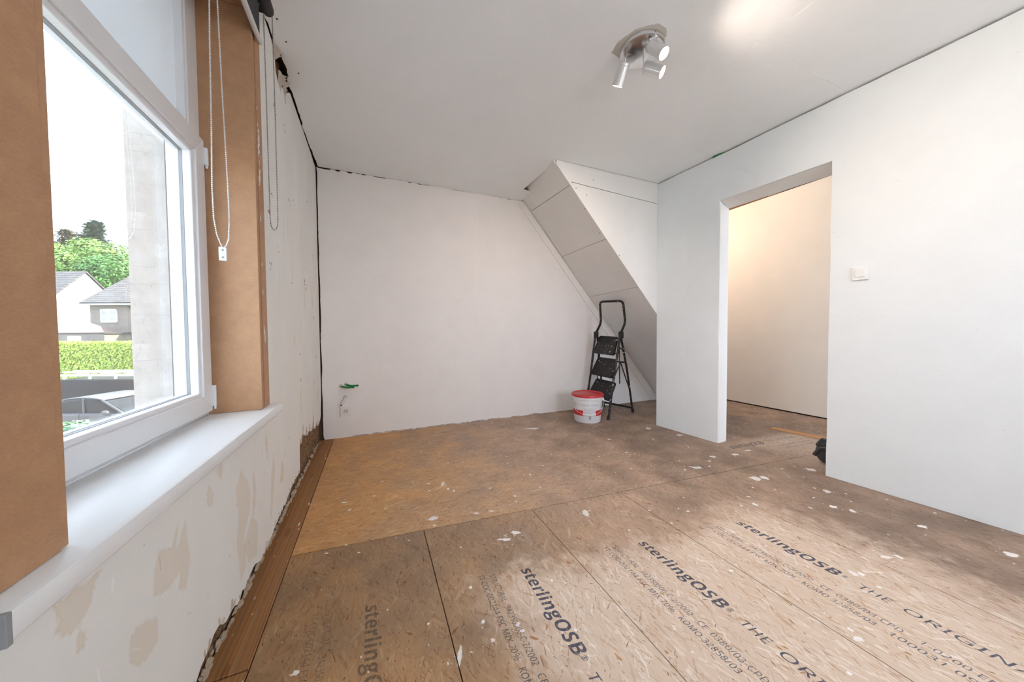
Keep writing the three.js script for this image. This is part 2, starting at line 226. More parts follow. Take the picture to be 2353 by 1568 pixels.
// ---------------------------------------------------------------- window wall
const wallLeft = structure('wall_left', 'stained plaster window wall, broken away along the floor');
const WIN = { z0: 1.505, z1: 2.635, y0: 0.585, y1: 2.225 };
{
  const R = rng(21);
  // plaster skin with its ragged lower edge, open joint in the corner and a bite under the ceiling
  const low = [[2.62, 0.03], [2.4, 0.05], [2.3, 0.03], [2.177, 0.065], [2.105, 0.085], [2.057, 0.098], [1.976, 0.069], [1.914, 0.054], [1.822, 0.067], [1.717, 0.06], [1.622, 0.038], [1.49, 0.062], [1.335, 0.072], [1.163, 0.094], [1.065, 0.106], [0.934, 0.087], [0.92, 0.16], [0.913, 0.25], [0.88, 0.268], [0.86, 0.245], [0.846, 0.292], [0.8, 0.33], [0.79, 0.285], [0.74, 0.262], [0.7, 0.29], [0.655, 0.235], [0.612, 0.25], [0.56, 0.29], [0.55, 0.235], [0.48, 0.225], [0.42, 0.3], [0.4, 0.215], [0.33, 0.2], [0.275, 0.225], [0.2, 0.18], [0.12, 0.19], [0.06, 0.22], [0.03, 0.33]];
  const edge = []; for (let i = 0; i < low.length; i++) { const [z, y] = low[i]; edge.push([z, y]); if (i + 1 < low.length) { const [a, b] = low[i + 1], m = Math.max(2, Math.round(Math.hypot(a - z, b - y) / 0.022)); for (let k = 1; k < m; k++) edge.push([z + (a - z) * k / m + (R() - 0.5) * 0.008, Math.max(0.012, y + (b - y) * k / m + (R() - 0.5) * 0.018)]); } }
  const side = []; for (let y = 0.36; y < H - 0.02; y += 0.035) side.push([0.006 + 0.007 * noise(y * 9, 3, 2) + 0.004 * R(), y]);
  const top = []; for (let z = 0.012; z < 0.93; z += 0.03) top.push([z, H - (z < 0.2 ? 0.012 : 0.004) - 0.004 * R()]);
  const bite = [[0.944, 2.33], [0.98, 2.3], [1.018, 2.277], [1.03, 2.21], [1.05, 2.195], [1.062, 2.2], [1.07, 2.235], [1.09, 2.25], [1.122, 2.244], [1.135, 2.2], [1.147, 2.19], [1.16, 2.207], [1.205, 2.215], [1.234, 2.24], [1.245, 2.29], [1.266, 2.322], [1.3, 2.342]];
  const pts = [...edge.reverse().map((p) => p)].reverse();
  const outline = [[4.79, 0.01], ...pts, ...side, ...top, ...bite, [1.4, H - 0.003], [1.6, H], [4.79, H]];
  const hole = [[WIN.z0, WIN.y0], [WIN.z1, WIN.y0], [WIN.z1, WIN.y1], [WIN.z0, WIN.y1]];
  const LZ = 2.75;
  const [c, g] = canvas(2048, 1750), Rp = rng(22), to = (z, y) => [z / LZ * 2048, (1 - y / H) * 1750], ppm = 2048 / LZ;
  const im = g.createImageData(2048, 1750), d = im.data;
  for (let j = 0; j < 1750; j++) for (let i = 0; i < 2048; i++) { const k = 4 * (j * 2048 + i), z = i / 2048 * LZ, y = (1 - j / 1750) * H, n = 9 * (fbm(z * 6, y * 4, 61, 3) - 0.5) + 3 * (hash(i, j, 5) - 0.5); d[k] = 233 + n; d[k + 1] = 232 + n; d[k + 2] = 228 + n * 0.9; d[k + 3] = 255; }
  g.putImageData(im, 0, 0);
  // paste stains left by stripped wallpaper
  const stains = [[[2.256,0.456],[2.231,0.496],[2.245,0.43],[2.2,0.484],[2.197,0.44],[2.186,0.379],[2.211,0.332],[2.234,0.345],[2.226,0.385],[2.262,0.38],[2.294,0.384],[2.322,0.402],[2.315,0.447],[2.303,0.475]],[[2.457,0.545],[2.472,0.53],[2.482,0.505],[2.503,0.488],[2.525,0.495],[2.539,0.51],[2.531,0.525],[2.543,0.551],[2.523,0.545]],[[2.319,0.348],[2.319,0.302],[2.343,0.297],[2.375,0.302],[2.397,0.332],[2.395,0.371],[2.371,0.375]],[[1.841,0.461],[1.793,0.402],[1.766,0.35],[1.785,0.288],[1.84,0.241],[1.829,0.141],[1.872,0.11],[1.898,0.246],[1.872,0.333],[1.891,0.416]],[[1.727,0.423],[1.705,0.347],[1.728,0.258],[1.752,0.254]],[[1.466,0.399],[1.447,0.312],[1.466,0.26],[1.512,0.145],[1.532,0.146],[1.504,0.296]],[[1.325,0.307],[1.288,0.26],[1.32,0.207],[1.375,0.22]],[[2.075,0.519],[2.051,0.489],[2.059,0.456],[2.085,0.463],[2.087,0.5]],[[2.497,0.475],[2.492,0.465],[2.497,0.449],[2.507,0.452],[2.505,0.474]],[[2.4,0.26],[2.36,0.2],[2.3,0.15],[2.33,0.06],[2.42,0.1]],[[1.56,0.53],[1.54,0.46],[1.55,0.41],[1.58,0.47]],[[2.0,0.55],[1.985,0.53],[2.0,0.5],[2.02,0.53]],[[1.84,0.2],[1.8,0.12],[1.72,0.1],[1.7,0.2],[1.76,0.26]]];
  for (const s of stains) for (const [grow, a] of [[1.08, 0.1], [1, 0.17]]) {
    const cz = s.reduce((t, p) => t + p[0], 0) / s.length, cy = s.reduce((t, p) => t + p[1], 0) / s.length, fine = [];
    s.forEach(([z, y], i) => { const [z2, y2] = s[(i + 1) % s.length]; for (let k = 0; k < 6; k++) fine.push(to(cz + (z + (z2 - z) * k / 6 - cz) * grow + (Rp() - 0.5) * 0.006, cy + (y + (y2 - y) * k / 6 - cy) * grow + (Rp() - 0.5) * 0.01)); });
    g.fillStyle = `rgba(206,176,138,${a})`; g.beginPath(); fine.forEach(([i, j], k) => g[k ? 'lineTo' : 'moveTo'](i, j)); g.closePath(); g.fill();
    g.strokeStyle = `rgba(190,155,115,${a * 0.6})`; g.lineWidth = 2; g.stroke();
  }
  for (const [z, y] of [[1.379,1.58],[1.429,1.493],[1.012,1.675],[1.277,1.344],[0.642,1.362],[0.623,1.277],[0.582,1.237],[0.547,1.257],[0.99,1.237],[1.414,1.237],[0.828,0.799],[0.822,0.648],[0.271,1.293],[1.267,2.036],[1.07,2.042],[0.255,1.533],[0.61,1.3],[0.9,1.72],[0.45,1.9],[0.35,0.55],[0.3,1.05],[0.2,0.75]]) for (let k = 0; k < 4; k++) { g.fillStyle = `rgba(${95 + Rp() * 50 | 0},${70 + Rp() * 40 | 0},${48 + Rp() * 30 | 0},.75)`; const [i, j] = to(z + (Rp() - 0.5) * 0.05, y + (Rp() - 0.5) * 0.04); blob(g, i, j, 2 + 4 * Rp(), 2 + 8 * Rp() * Rp(), 0.2, Rp, 0.7, 9); }
  for (let k = 0; k < 34; k++) { const [i, j] = to(0.15 + Rp() * 1.2, 0.25 + Rp() * 1.5); g.fillStyle = `rgba(206,176,140,${0.1 + 0.16 * Rp()})`; blob(g, i, j, (0.004 + 0.014 * Rp()) * ppm, (0.03 + 0.07 * Rp()) * ppm, 0, Rp, 0.5, 16); }
  for (let k = 0; k < 160; k++) { const [i, j] = to(0.05 + Rp() * 2.6, Rp() * 2.3); g.fillStyle = `rgba(${120 + Rp() * 40 | 0},${98 + Rp() * 30 | 0},76,${0.25 + 0.5 * Rp()})`; blob(g, i, j, 1 + 2.5 * Rp() ** 3, 1 + 5 * Rp() ** 3, 0.1, Rp, 0.5, 8); }
  for (let k = 0; k < 60; k++) { const [i, j] = to(1.5 + Rp() * 1.2, Rp() * 0.6); g.strokeStyle = `rgba(${Rp() < 0.6 ? '250,248,245' : '176,166,156'},.55)`; g.lineWidth = 1 + 2 * Rp(); g.beginPath(); g.moveTo(i, j); g.lineTo(i + (Rp() - 0.3) * 22, j - 4 - 22 * Rp()); g.stroke(); }
  // damp brown rim along the broken edge
  for (const [z, y] of edge) if (Rp() < 0.5) { const [i, j] = to(z, y + 0.008); g.fillStyle = `rgba(150,118,84,${0.2 + 0.3 * Rp()})`; blob(g, i, j, 4 + 8 * Rp(), 4 + 12 * Rp(), 0, Rp, 0.6, 10); }
  const plaster = new THREE.MeshStandardMaterial({ map: tex(c, true, true), roughness: 0.78, bumpMap: relief, bumpScale: 0.003 });
  mesh('plaster', mapUV(slabZY(outline, -0.016, 0.016, [hole]), (x, y, z) => [z / LZ, y / H]), plaster, wallLeft);
  // masonry behind it: crumbling brown loam, mortar, soot
  const [c2, g2] = canvas(1024, 512), R2 = rng(23); g2.fillStyle = 'rgb(122,92,64)'; g2.fillRect(0, 0, 1024, 512);
  for (let k = 0; k < 1500; k++) { const t = R2(); g2.fillStyle = t < 0.45 ? `rgba(60,46,34,${0.2 + 0.5 * R2()})` : t < 0.75 ? `rgba(160,122,84,${0.2 + 0.5 * R2()})` : `rgba(178,166,150,${0.2 + 0.5 * R2()})`; blob(g2, R2() * 1024, R2() * 512, 3 + 22 * R2() ** 2, 2 + 10 * R2() ** 2, (R2() - 0.5), R2, 0.7, 12); }
  const loam = new THREE.MeshStandardMaterial({ map: tex(c2), roughness: 1, bumpMap: tex(c2, false), bumpScale: 0.012 });
  const inner = [[-0.3, -0.3], [4.95, -0.3], [4.95, H + 0.3], [-0.3, H + 0.3]];
  mesh('masonry', metreUV(slabZY(inner, -0.235, 0.211, [hole]), 0.8), loam, wallLeft);
  // outer leaf with the cracked, painted render of the window reveal
  const [c3, g3] = canvas(512, 1024), R3 = rng(24); g3.fillStyle = 'rgb(166,160,153)'; g3.fillRect(0, 0, 512, 1024);
  for (let k = 0; k < 500; k++) { const t = 152 + R3() * 36; g3.fillStyle = `rgba(${t | 0},${t * 0.965 | 0},${t * 0.925 | 0},.35)`; blob(g3, R3() * 512, R3() * 1024, 5 + 30 * R3(), 10 + 50 * R3(), 0, R3, 0.5, 12); }
  for (let k = 0; k < 220; k++) { let x = R3() * 512, y = R3() * 1024; g3.strokeStyle = `rgba(120,120,120,${0.3 + 0.4 * R3()})`; g3.lineWidth = 0.6 + R3(); g3.beginPath(); g3.moveTo(x, y); for (let m = 0; m < 6; m++) { x += (R3() - 0.5) * 10; y += R3() * 12; g3.lineTo(x, y); } g3.stroke(); }
  for (const y of [130, 420, 560, 800]) { g3.strokeStyle = 'rgba(120,120,120,.7)'; g3.lineWidth = 1.5; g3.beginPath(); for (let x = 0; x <= 512; x += 30) g3.lineTo(x, y + 8 * (noise(x / 60, y, 2) - 0.5)); g3.stroke(); }
  for (let k = 0; k < 90; k++) { g3.fillStyle = 'rgba(110,110,110,.6)'; blob(g3, R3() * 512, R3() * 1024, 1 + 4 * R3() ** 2, 1 + 7 * R3() ** 2, 0, R3, 0.6, 8); }
  const renderMat = new THREE.MeshStandardMaterial({ map: tex(c3), roughness: 0.9, bumpMap: tex(c3, false), bumpScale: 0.004 });
  mesh('outer_render', metreUV(slabZY([[-3, -2.9], [6.5, -2.9], [6.5, 3.4], [-3, 3.4]], -0.335, 0.1, [[[1.682, 0.56], [2.46, 0.56], [2.46, 2.3], [1.682, 2.3]]]), 0.45), renderMat, wallLeft);
  // mortar crumbs left standing along the floor
  const lumps = []; for (let k = 0; k < 240; k++) { const z = 0.03 + Math.pow(R(), 0.8) * 2.2, s = 0.004 + 0.01 * R() * R(); const q = new THREE.IcosahedronGeometry(s, 1), p = q.attributes.position; for (let i = 0; i < p.count; i++) { const f = 0.75 + 0.5 * hash(Math.round(p.getX(i) * 1e4), Math.round(p.getY(i) * 1e4 + p.getZ(i) * 777), k); p.setXYZ(i, p.getX(i) * f * 0.7, p.getY(i) * f, p.getZ(i) * f * 1.8); } q.computeVertexNormals(); q.translate(-0.014 - 0.004 * R(), 0.004 + 0.03 * R() * R(), z); lumps.push(q); }
  const lm = mesh('mortar_crumbs', merge(lumps), std([0.4, 0.32, 0.24], { roughness: 1 }), wallLeft); lm.userData.kind = 'stuff';
  // curled scraps of wallpaper below the ceiling
  const scrapMat = std([0.5, 0.44, 0.37], { roughness: 0.9, side: THREE.DoubleSide });
  for (const [z, y, w, h, tilt] of [[1.24, 2.335, 0.06, 0.05, 0.9], [1.16, 2.25, 0.045, 0.07, 0.5], [1.07, 2.27, 0.03, 0.08, 0.4]]) { const q = new THREE.PlaneGeometry(w, h, 6, 6), p = q.attributes.position; for (let i = 0; i < p.count; i++) p.setZ(i, 0.35 * (p.getY(i) + h / 2) * tilt * (1 + 2 * noise(i, z, 3)) * (p.getX(i) / w + 0.7)); q.computeVertexNormals(); q.rotateY(Math.PI / 2); q.translate(-0.004, y, z); mesh('wallpaper_scrap', q, scrapMat, wallLeft); }
}

// ---------------------------------------------------------------- back wall
const wallBack = structure('wall_back', 'white painted back wall with ragged top edge');
{
  const R = rng(31), notches = [[0.012, 0.111, 0.0112], [0.142, 0.185, 0.0112], [0.235, 0.279, 0.0112], [0.312, 0.338, 0.0072], [0.349, 0.387, 0.008], [0.452, 0.557, 0.0064], [0.674, 0.686, 0.0048], [0.748, 0.781, 0.0064], [0.832, 0.879, 0.0056], [0.892, 0.944, 0.004], [1.169, 1.287, 0.0032], [1.609, 1.621, 0.004], [1.681, 1.692, 0.0048], [1.755, 1.804, 0.004]];
  const top = []; for (const [a, b, h] of notches) { top.push([a - 0.004, H], [a + 0.004, H - h * 0.7], [(a + b) / 2, H - h * (0.9 + 0.4 * R())], [b - 0.004, H - h * 0.8], [b + 0.003, H]); }
  const left = []; for (let y = 0.02; y < H - 0.03; y += 0.03) left.push([0.004 + 0.006 * noise(y * 8, 1, 4) + 0.003 * R(), y]);
  const pts = [...left, [0.006, H - 0.012], ...top, [1.95, H], [1.95, H + 1.2], [4.71, H + 1.2], [4.71, 0.0], [0.02, 0.0]];
  mesh('plasterboard', metreUV(slabXY(pts, -0.0125, 0.0125), 1.6, 0.1, 0.2), backMat, wallBack);
  mesh('masonry', span(-0.34, 4.95, -0.3, 4.0, -0.35, -0.05), darkVoid, wallBack);
  // dirty ragged line of old skirting adhesive
  const line = []; for (let k = 0; k < 60; k++) { const x = 0.25 + R() * 1.9, q = new THREE.IcosahedronGeometry(1, 1); q.scale(0.012 + 0.035 * R(), 0.0015 + 0.005 * R(), 0.0008); q.translate(x, 0.002 + 0.005 * R(), 0); line.push(q); }
  const lm = mesh('old_adhesive', merge(line), std([0.38, 0.33, 0.29], { roughness: 1 }), wallBack); lm.userData.kind = 'stuff';
}

// ---------------------------------------------------------------- ceiling
const ceiling = structure('ceiling', 'plain white painted ceiling with open joints at the walls');
{
  const R = rng(41), rim = [];
  const gap = (z) => (z < 0.12 ? 0.016 : z < 0.3 ? 0.012 : z < 0.52 ? 0.006 : z < 0.58 ? 0.001 : z < 0.95 ? 0.011 : z < 1.03 ? 0.006 : z < 1.24 ? 0.02 : z < 1.28 ? 0.003 : z < 1.4 ? 0.007 : 0.001);
  for (let z = 0.004; z < 1.5; z += 0.025) rim.push([gap(z) * (0.8 + 0.4 * R()), z]);
  const rx = (z) => W + Math.tan(SK) * z;
  const pts = [...rim, [-0.02, 1.52], [-0.02, 4.79], [rx(4.79) + 0.06, 4.79], [rx(0.885) + 0.06, 0.885], [1.84, 0.885], [1.842, 0.74], [1.822, 0.255], [1.9, 0.235], [1.925, 0.23], [1.93, 0.0], [0.02, 0.0]];
  mesh('ceiling_board', metreUV(slabXZ(pts, H, 0.0125), 2.2), ceilMat, ceiling);
  mesh('ceiling_void', merge([span(-0.3, rx(4.8) + 0.1, H + 0.09, H + 0.3, 0.885, 4.95), span(-0.3, 1.93, H + 0.09, H + 0.3, -0.3, 0.9)]), darkVoid, ceiling);
  mesh('stairwell_trimmer', merge([span(1.80, 1.84, H + 0.013, H + 0.25, 0.0, 0.9), span(1.84, 3.1, H + 0.013, H + 0.25, 0.9, 0.94)]), brownWood, ceiling);
  for (const [x, z] of [[0.06, 1.3], [0.075, 1.1], [0.05, 1.42]]) { const n = new THREE.CylinderGeometry(0.004, 0.004, 0.002, 8); n.translate(x, H - 0.0005, z); mesh('nail', n, std([0.05, 0.045, 0.04]), ceiling); }
  // unpainted patch around the lamp, an older coat showing
  const patch = [[1.562, 1.867], [1.55, 1.929], [1.565, 1.97], [1.581, 2.011], [1.62, 2.05], [1.661, 2.077], [1.71, 2.072], [1.736, 2.052], [1.761, 2.02], [1.775, 1.97], [1.75, 1.88], [1.66, 1.85]];
  const rag = []; patch.forEach(([x, z], i) => { const [a, b] = patch[(i + 1) % patch.length]; for (let k = 0; k < 6; k++) rag.push([x + (a - x) * k / 6 + (R() - 0.5) * 0.003, z + (b - z) * k / 6 + (R() - 0.5) * 0.003]); });
  mesh('unpainted_patch', slabXZ(rag, H - 0.0006, 0.0006), std([0.6, 0.565, 0.51], { roughness: 0.9 }), ceiling);
}

// ---------------------------------------------------------------- wall with the doorway
const wallRight = structure('wall_right', 'white wall with a doorless opening into the hall'); wallRight.position.set(W, 0, 0); wallRight.rotation.y = SK;
const TH = 0.112;
{
  const k = 1 / Math.cos(SK), d0 = 1.468 * k, d1 = 2.141 * k, R = rng(51);
  const jag = (z, y0, y1) => { const a = []; const n = 14; for (let i = 0; i <= n; i++) a.push([z + (R() - 0.5) * 0.004, y0 + (y1 - y0) * i / n]); return a; };
  const outline = [[0.88 * k, 0.0], ...[[d0, 0.002]], ...jag(d0, 0.01, 1.965), [d0, 1.975], [d1, 1.972], ...jag(d1, 1.965, 0.01), [d1, 0.002], [4.9, 0.0], [4.9, H - 0.010]];
  for (let z = 4.6; z > 0.9; z -= 0.1) outline.push([z, H - 0.0085 - 0.004 * R() - (z > 1.4 && z < 1.72 ? 0.004 : 0)]); outline.push([0.88 * k, H - 0.008]);
  mesh('plasterboard', metreUV(slabZY(outline, 0, TH), 1.7, 0.3, 0.4), wallMat, wallRight);
  mesh('top_plate', span(0.022, TH, H - 0.04, H + 0.2, 0.88, 4.9), std([0.13, 0.07, 0.035], { roughness: 0.9 }), wallRight);
  const lint = new THREE.Shape([[0.004, 1.9755], [TH - 0.001, 1.925], [TH - 0.001, 1.98], [0.004, 1.98]].map(([a, b]) => new THREE.Vector2(a, b)));
  const lg = extrude(lint, d1 - d0 - 0.004); lg.translate(0, 0, d0 + 0.002); mesh('lintel_lining', metreUV(lg, 1.7), boardMat, wallRight);
  mesh('jamb_lining', metreUV(span(0.003, TH + 0.006, 0.001, 1.94, d0 - 0.004, d0 + 0.003, 0.001), 1.7), boardMat, wallRight);
}

// ---------------------------------------------------------------- hall beyond, wall behind the camera
const wallHall = structure('wall_hall', 'far hall wall seen through the doorway');
mesh('plasterboard', metreUV(merge([span(4.712, 4.82, 0.012, 2.49, -0.05, 4.95)]), 1.7), new THREE.MeshStandardMaterial({ map: paintTex(15, [236, 231, 224], 20), roughness: 0.75, bumpMap: relief, bumpScale: 0.002 }), wallHall);
mesh('masonry', span(4.82, 4.95, -0.3, 4.0, -0.35, 4.95), darkVoid, wallHall);
const hallCeil = structure('ceiling_hall', 'hall ceiling seen through the doorway');
mesh('ceiling_board', metreUV(slabXZ([[2.98, 0.9], [4.71, 0.9], [4.71, 4.79], [3.2, 4.79]], 2.5, 0.1), 2.2), ceilMat, hallCeil);
mesh('hall_ceiling_cover', merge([span(2.9, 4.95, 2.62, 2.8, 0.85, 4.95), span(1.7, 4.95, 3.5, 3.7, -0.35, 0.95), span(1.75, 4.95, 2.6, 3.5, 0.9, 0.95), span(1.7, 1.8, 2.6, 3.5, -0.1, 0.95)]), darkVoid, hallCeil);
const wallFront = structure('wall_front', 'white wall behind the camera with an added window');
{
  const F2 = { x0: 1.15, x1: 2.7, y0: 0.75, y1: 2.15 };  // both windows here are added, unseen, to brighten the room and the hall
  mesh('plasterboard', metreUV(slabXY([[-0.33, -0.3], [4.95, -0.3], [4.95, 3.0], [-0.33, 3.0]], 4.8, 0.3, [[[F2.x0, F2.y0], [F2.x1, F2.y0], [F2.x1, F2.y1], [F2.x0, F2.y1]], [[3.35, 0.5], [4.6, 0.5], [4.6, 2.35], [3.35, 2.35]]]), 1.7), wallMat, wallFront);
  const w3 = structure('window_3', 'white framed window added at the end of the hall, out of view, to brighten it'), pv = phys([0.82, 0.83, 0.84], { roughness: 0.3 });
  mesh('window_frame', merge([span(3.35, 4.6, 0.5, 0.57, 4.95, 5.02), span(3.35, 4.6, 2.28, 2.35, 4.95, 5.02), span(3.35, 3.42, 0.57, 2.28, 4.95, 5.02), span(4.53, 4.6, 0.57, 2.28, 4.95, 5.02)]), pv, w3);
  mesh('glass_pane', span(3.42, 4.53, 0.57, 2.28, 4.982, 4.986), phys([1, 1, 1], { transmission: 1, roughness: 0, thickness: 0, ior: 1.45 }), w3);
  const w2 = structure('window_2', 'white framed window added in the wall behind the camera for fill light'), pvc = phys([0.82, 0.83, 0.84], { roughness: 0.3 });
  mesh('window_frame', merge([span(F2.x0, F2.x1, F2.y0, F2.y0 + 0.07, 4.95, 5.02), span(F2.x0, F2.x1, F2.y1 - 0.07, F2.y1, 4.95, 5.02), span(F2.x0, F2.x0 + 0.07, F2.y0, F2.y1, 4.95, 5.02), span(F2.x1 - 0.07, F2.x1, F2.y0, F2.y1, 4.95, 5.02), span(1.885, 1.965, F2.y0, F2.y1, 4.95, 5.02)]), pvc, w2);
  mesh('glass_pane', span(F2.x0 + 0.07, 1.885, F2.y0 + 0.07, F2.y1 - 0.07, 4.982, 4.986), phys([1, 1, 1], { transmission: 1, roughness: 0, thickness: 0, ior: 1.45 }), w2);
  mesh('glass_pane', span(1.965, F2.x1 - 0.07, F2.y0 + 0.07, F2.y1 - 0.07, 4.982, 4.986), phys([1, 1, 1], { transmission: 1, roughness: 0, thickness: 0, ior: 1.45 }), w2);
}

// wall lamp added unseen in the hall for its warm light
{
  const L = thing('hall_light', 'opal glass wall lamp added unseen in the hall, beside the doorway', 'lamp', [3.5, 2.3, 0]);
  mesh('base', rod(V(0, 0, 0.001), V(0, 0, 0.03), 0.06, 0.06, 28), std([0.7, 0.7, 0.7]), L);
  mesh('globe', (() => { const q = new THREE.SphereGeometry(0.085, 28, 20); q.translate(0, 0, 0.11); return q; })(), new THREE.MeshStandardMaterial({ color: 0xfff0dc, emissive: 0xffc890, emissiveIntensity: 3, roughness: 0.4 }), L);
  const p = new THREE.PointLight(0xffe8cf, 2.2, 0, 2); p.position.set(3.5, 2.3, 0.11); p.castShadow = true; p.shadow.radius = 4; scene.add(p);
}

// ---------------------------------------------------------------- boxed-in stairs
const stair = structure('wall_stair', 'white boarded underside and side of the stairs in the corner');
{
  const ZP = 0.878, back = (x) => 2.355 - 1.165 * (x - 1.95), front = (x) => 2.171 - 1.081 * (x - 1.975);
  // soffit boards: quads between the line on the back wall and the lower edge of the side panel
  const quad = (a, b, c2, d, t = 0.012) => {                        // a,b at the back; c2,d at the front; upper pair first
    const n = new THREE.Vector3().crossVectors(new THREE.Vector3().subVectors(b, a), new THREE.Vector3().subVectors(c2, a)).normalize(); if (n.y < 0) n.negate();
    const lo = [a, b, d, c2], up = lo.map((p) => p.clone().addScaledVector(n, t)), pos = [], f = (p, q, r, s) => { for (const v of [p, q, r, p, r, s]) pos.push(v.x, v.y, v.z); };
    f(lo[0], lo[3], lo[2], lo[1]); f(up[0], up[1], up[2], up[3]); for (let i = 0; i < 4; i++) { const j = (i + 1) % 4; f(lo[i], lo[j], up[j], up[i]); }
    const g = new THREE.BufferGeometry(); g.setAttribute('position', new THREE.Float32BufferAttribute(pos, 3)); g.computeVertexNormals(); return metreUV(g, 1.7, 0.1 * a.x);
  };
  const bp = (x) => V(x, back(x), 0.0), fp = (x) => V(x, front(x), ZP - 0.0125);
  const xs = [[1.60, 1.58], [2.039, 1.975], [2.435, 2.356], [2.819, 2.737], [4.02, 3.95]];
  for (let i = 0; i < 4; i++) { const e = 0.0013; mesh('soffit_panel', quad(bp(xs[i][0] + e), bp(xs[i + 1][0] - e), fp(xs[i][1] + e), fp(xs[i + 1][1] - e)), boardMat, stair); }
  const lift = (v) => v.add(V(0.02, 0.03, 0)); mesh('soffit_void', quad(lift(bp(1.55)), lift(bp(4.05)), lift(fp(1.5)), lift(fp(4.0)), 0.02), std([0.1, 0.06, 0.035], { roughness: 1 }), stair);
  // side panels: the lower edge follows the stairs, one seam below the ceiling
  const T = 0.012, s0 = [1.979, 2.194], s1 = [3.12, 2.1505];
  mesh('side_panel', metreUV(slabXY([[1.84, H + 0.2], [1.84, 2.312], [1.983, 2.158], [1.983, 2.196], [s1[0], s1[1] + 0.0025], [s1[0], H + 0.2]].map(([x, y]) => [x, y]), ZP - T, T), 1.7, 0.2), boardMat, stair);
  mesh('side_panel', metreUV(slabXY([[1.983, 2.158], [2.19, 1.934], [2.385, 1.723], [2.55, 1.545], [2.667, 1.419], [2.82, 1.252], [2.972, 1.088], [3.95, 0.03], [3.95, 1.9], [s1[0], s1[1] - 0.0025], [1.985, 2.1905]], ZP - T, T), 1.7, 0.5), boardMat, stair);
  mesh('side_void', slabXY([[1.9, H + 0.2], [2.0, 2.19], [3.9, 0.15], [3.9, H + 0.2]], ZP - 0.035, 0.015), std([0.16, 0.08, 0.04], { roughness: 1 }), stair);
  for (const [x, y] of [[2.03, 2.15], [2.21, 2.25], [2.14, 2.11], [2.12, 1.99], [2.28, 1.8], [2.5, 1.62]]) { const n = new THREE.CylinderGeometry(0.004, 0.004, 0.002, 8); n.rotateX(Math.PI / 2); n.translate(x, y, ZP + 0.0003); mesh('screw', n, std([0.16, 0.13, 0.11]), stair); }
  const trim = structure('trim_1', 'sloping board on the back wall along the stairs');
  mesh('sloping_board', metreUV(slabXY([[1.856, H - 0.003], [1.95, H - 0.003], [3.935, 0.0], [3.845, 0.0]], 0.0, 0.011), 1.7), boardMat, trim);
}

// ---------------------------------------------------------------- MDF linings round the window
const mdfMat = (() => {
  const w = 1024, [c, g] = canvas(w, w), R = rng(61), im = g.createImageData(w, w), d = im.data;
  for (let j = 0; j < w; j++) for (let i = 0; i < w; i++) { const k = 4 * (j * w + i), n = 16 * (fbm(i / 60, j / 60, 71, 3) - 0.5) + 12 * (hash(i, j, 6) - 0.5) + 10 * (noise(i / 9, j / 3, 8) - 0.5); d[k] = 180 + n; d[k + 1] = 138 + n * 0.9; d[k + 2] = 102 + n * 0.7; d[k + 3] = 255; }
  g.putImageData(im, 0, 0);
  for (let i = 0; i < 2600; i++) { g.strokeStyle = `rgba(${R() < 0.5 ? '220,175,125' : '110,70,38'},${0.12 + 0.2 * R()})`; g.lineWidth = 0.7; const x = R() * w, y = R() * w, a = R() * 6.3, l = 3 + R() * 8; g.beginPath(); g.moveTo(x, y); g.lineTo(x + Math.cos(a) * l, y + Math.sin(a) * l); g.stroke(); }
  return new THREE.MeshStandardMaterial({ map: tex(c), roughness: 0.55 });
})();
const mdfEdge = std([0.36, 0.19, 0.085], { roughness: 0.8 });
const SILL = 0.622;
{
  const far = structure('trim_2', 'brown fibreboard lining on the far side of the window');
  mesh('reveal_board', metreUV(span(-0.168, 0.002, SILL + 0.001, 2.2225, 1.588, 1.605, 0.0015), 0.5), mdfMat, far);
  mesh('reveal_board', metreUV(span(-0.168, -0.001, SILL + 0.001, 2.2225, 1.569, 1.5865, 0.0015), 0.5, 0.3), mdfMat, far);
  mesh('casing_board', metreUV(span(-0.168, 0.003, SILL + 0.001, 2.2225, 1.507, 1.5675, 0.002), 0.5, 0.1, 0.6), mdfMat, far);
  const smear = []; const R = rng(62); for (let k = 0; k < 26; k++) { const q = new THREE.IcosahedronGeometry(1, 1); q.scale(0.0012, 0.006 + 0.03 * R() * R(), 0.002 + 0.003 * R()); q.translate(0.003, 0.7 + (R() < 0.6 ? 0.85 + 0.22 * R() : R() * 1.2), 1.565 - 0.02 * R()); smear.push(q); }
  mesh('paint_smears', merge(smear), std([0.78, 0.77, 0.76]), far).userData.kind = 'stuff';
  const near = structure('trim_3', 'brown fibreboard lining on the near side of the window');
  mesh('reveal_board', metreUV(span(-0.168, 0.002, SILL + 0.001, 2.2225, 2.515, 2.533, 0.0015), 0.5), mdfMat, near);
  mesh('casing_board', metreUV(span(-0.168, 0.006, SILL + 0.001, 2.2225, 2.5335, 2.633, 0.002), 0.5, 0.4, 0.2), mdfMat, near);
  const head = structure('trim_4', 'brown fibreboard lining over the window');
  mesh('head_board', metreUV(span(-0.168, 0.002, 2.205, 2.2225, 1.6055, 2.5145, 0.0015), 0.5), mdfMat, head);
}

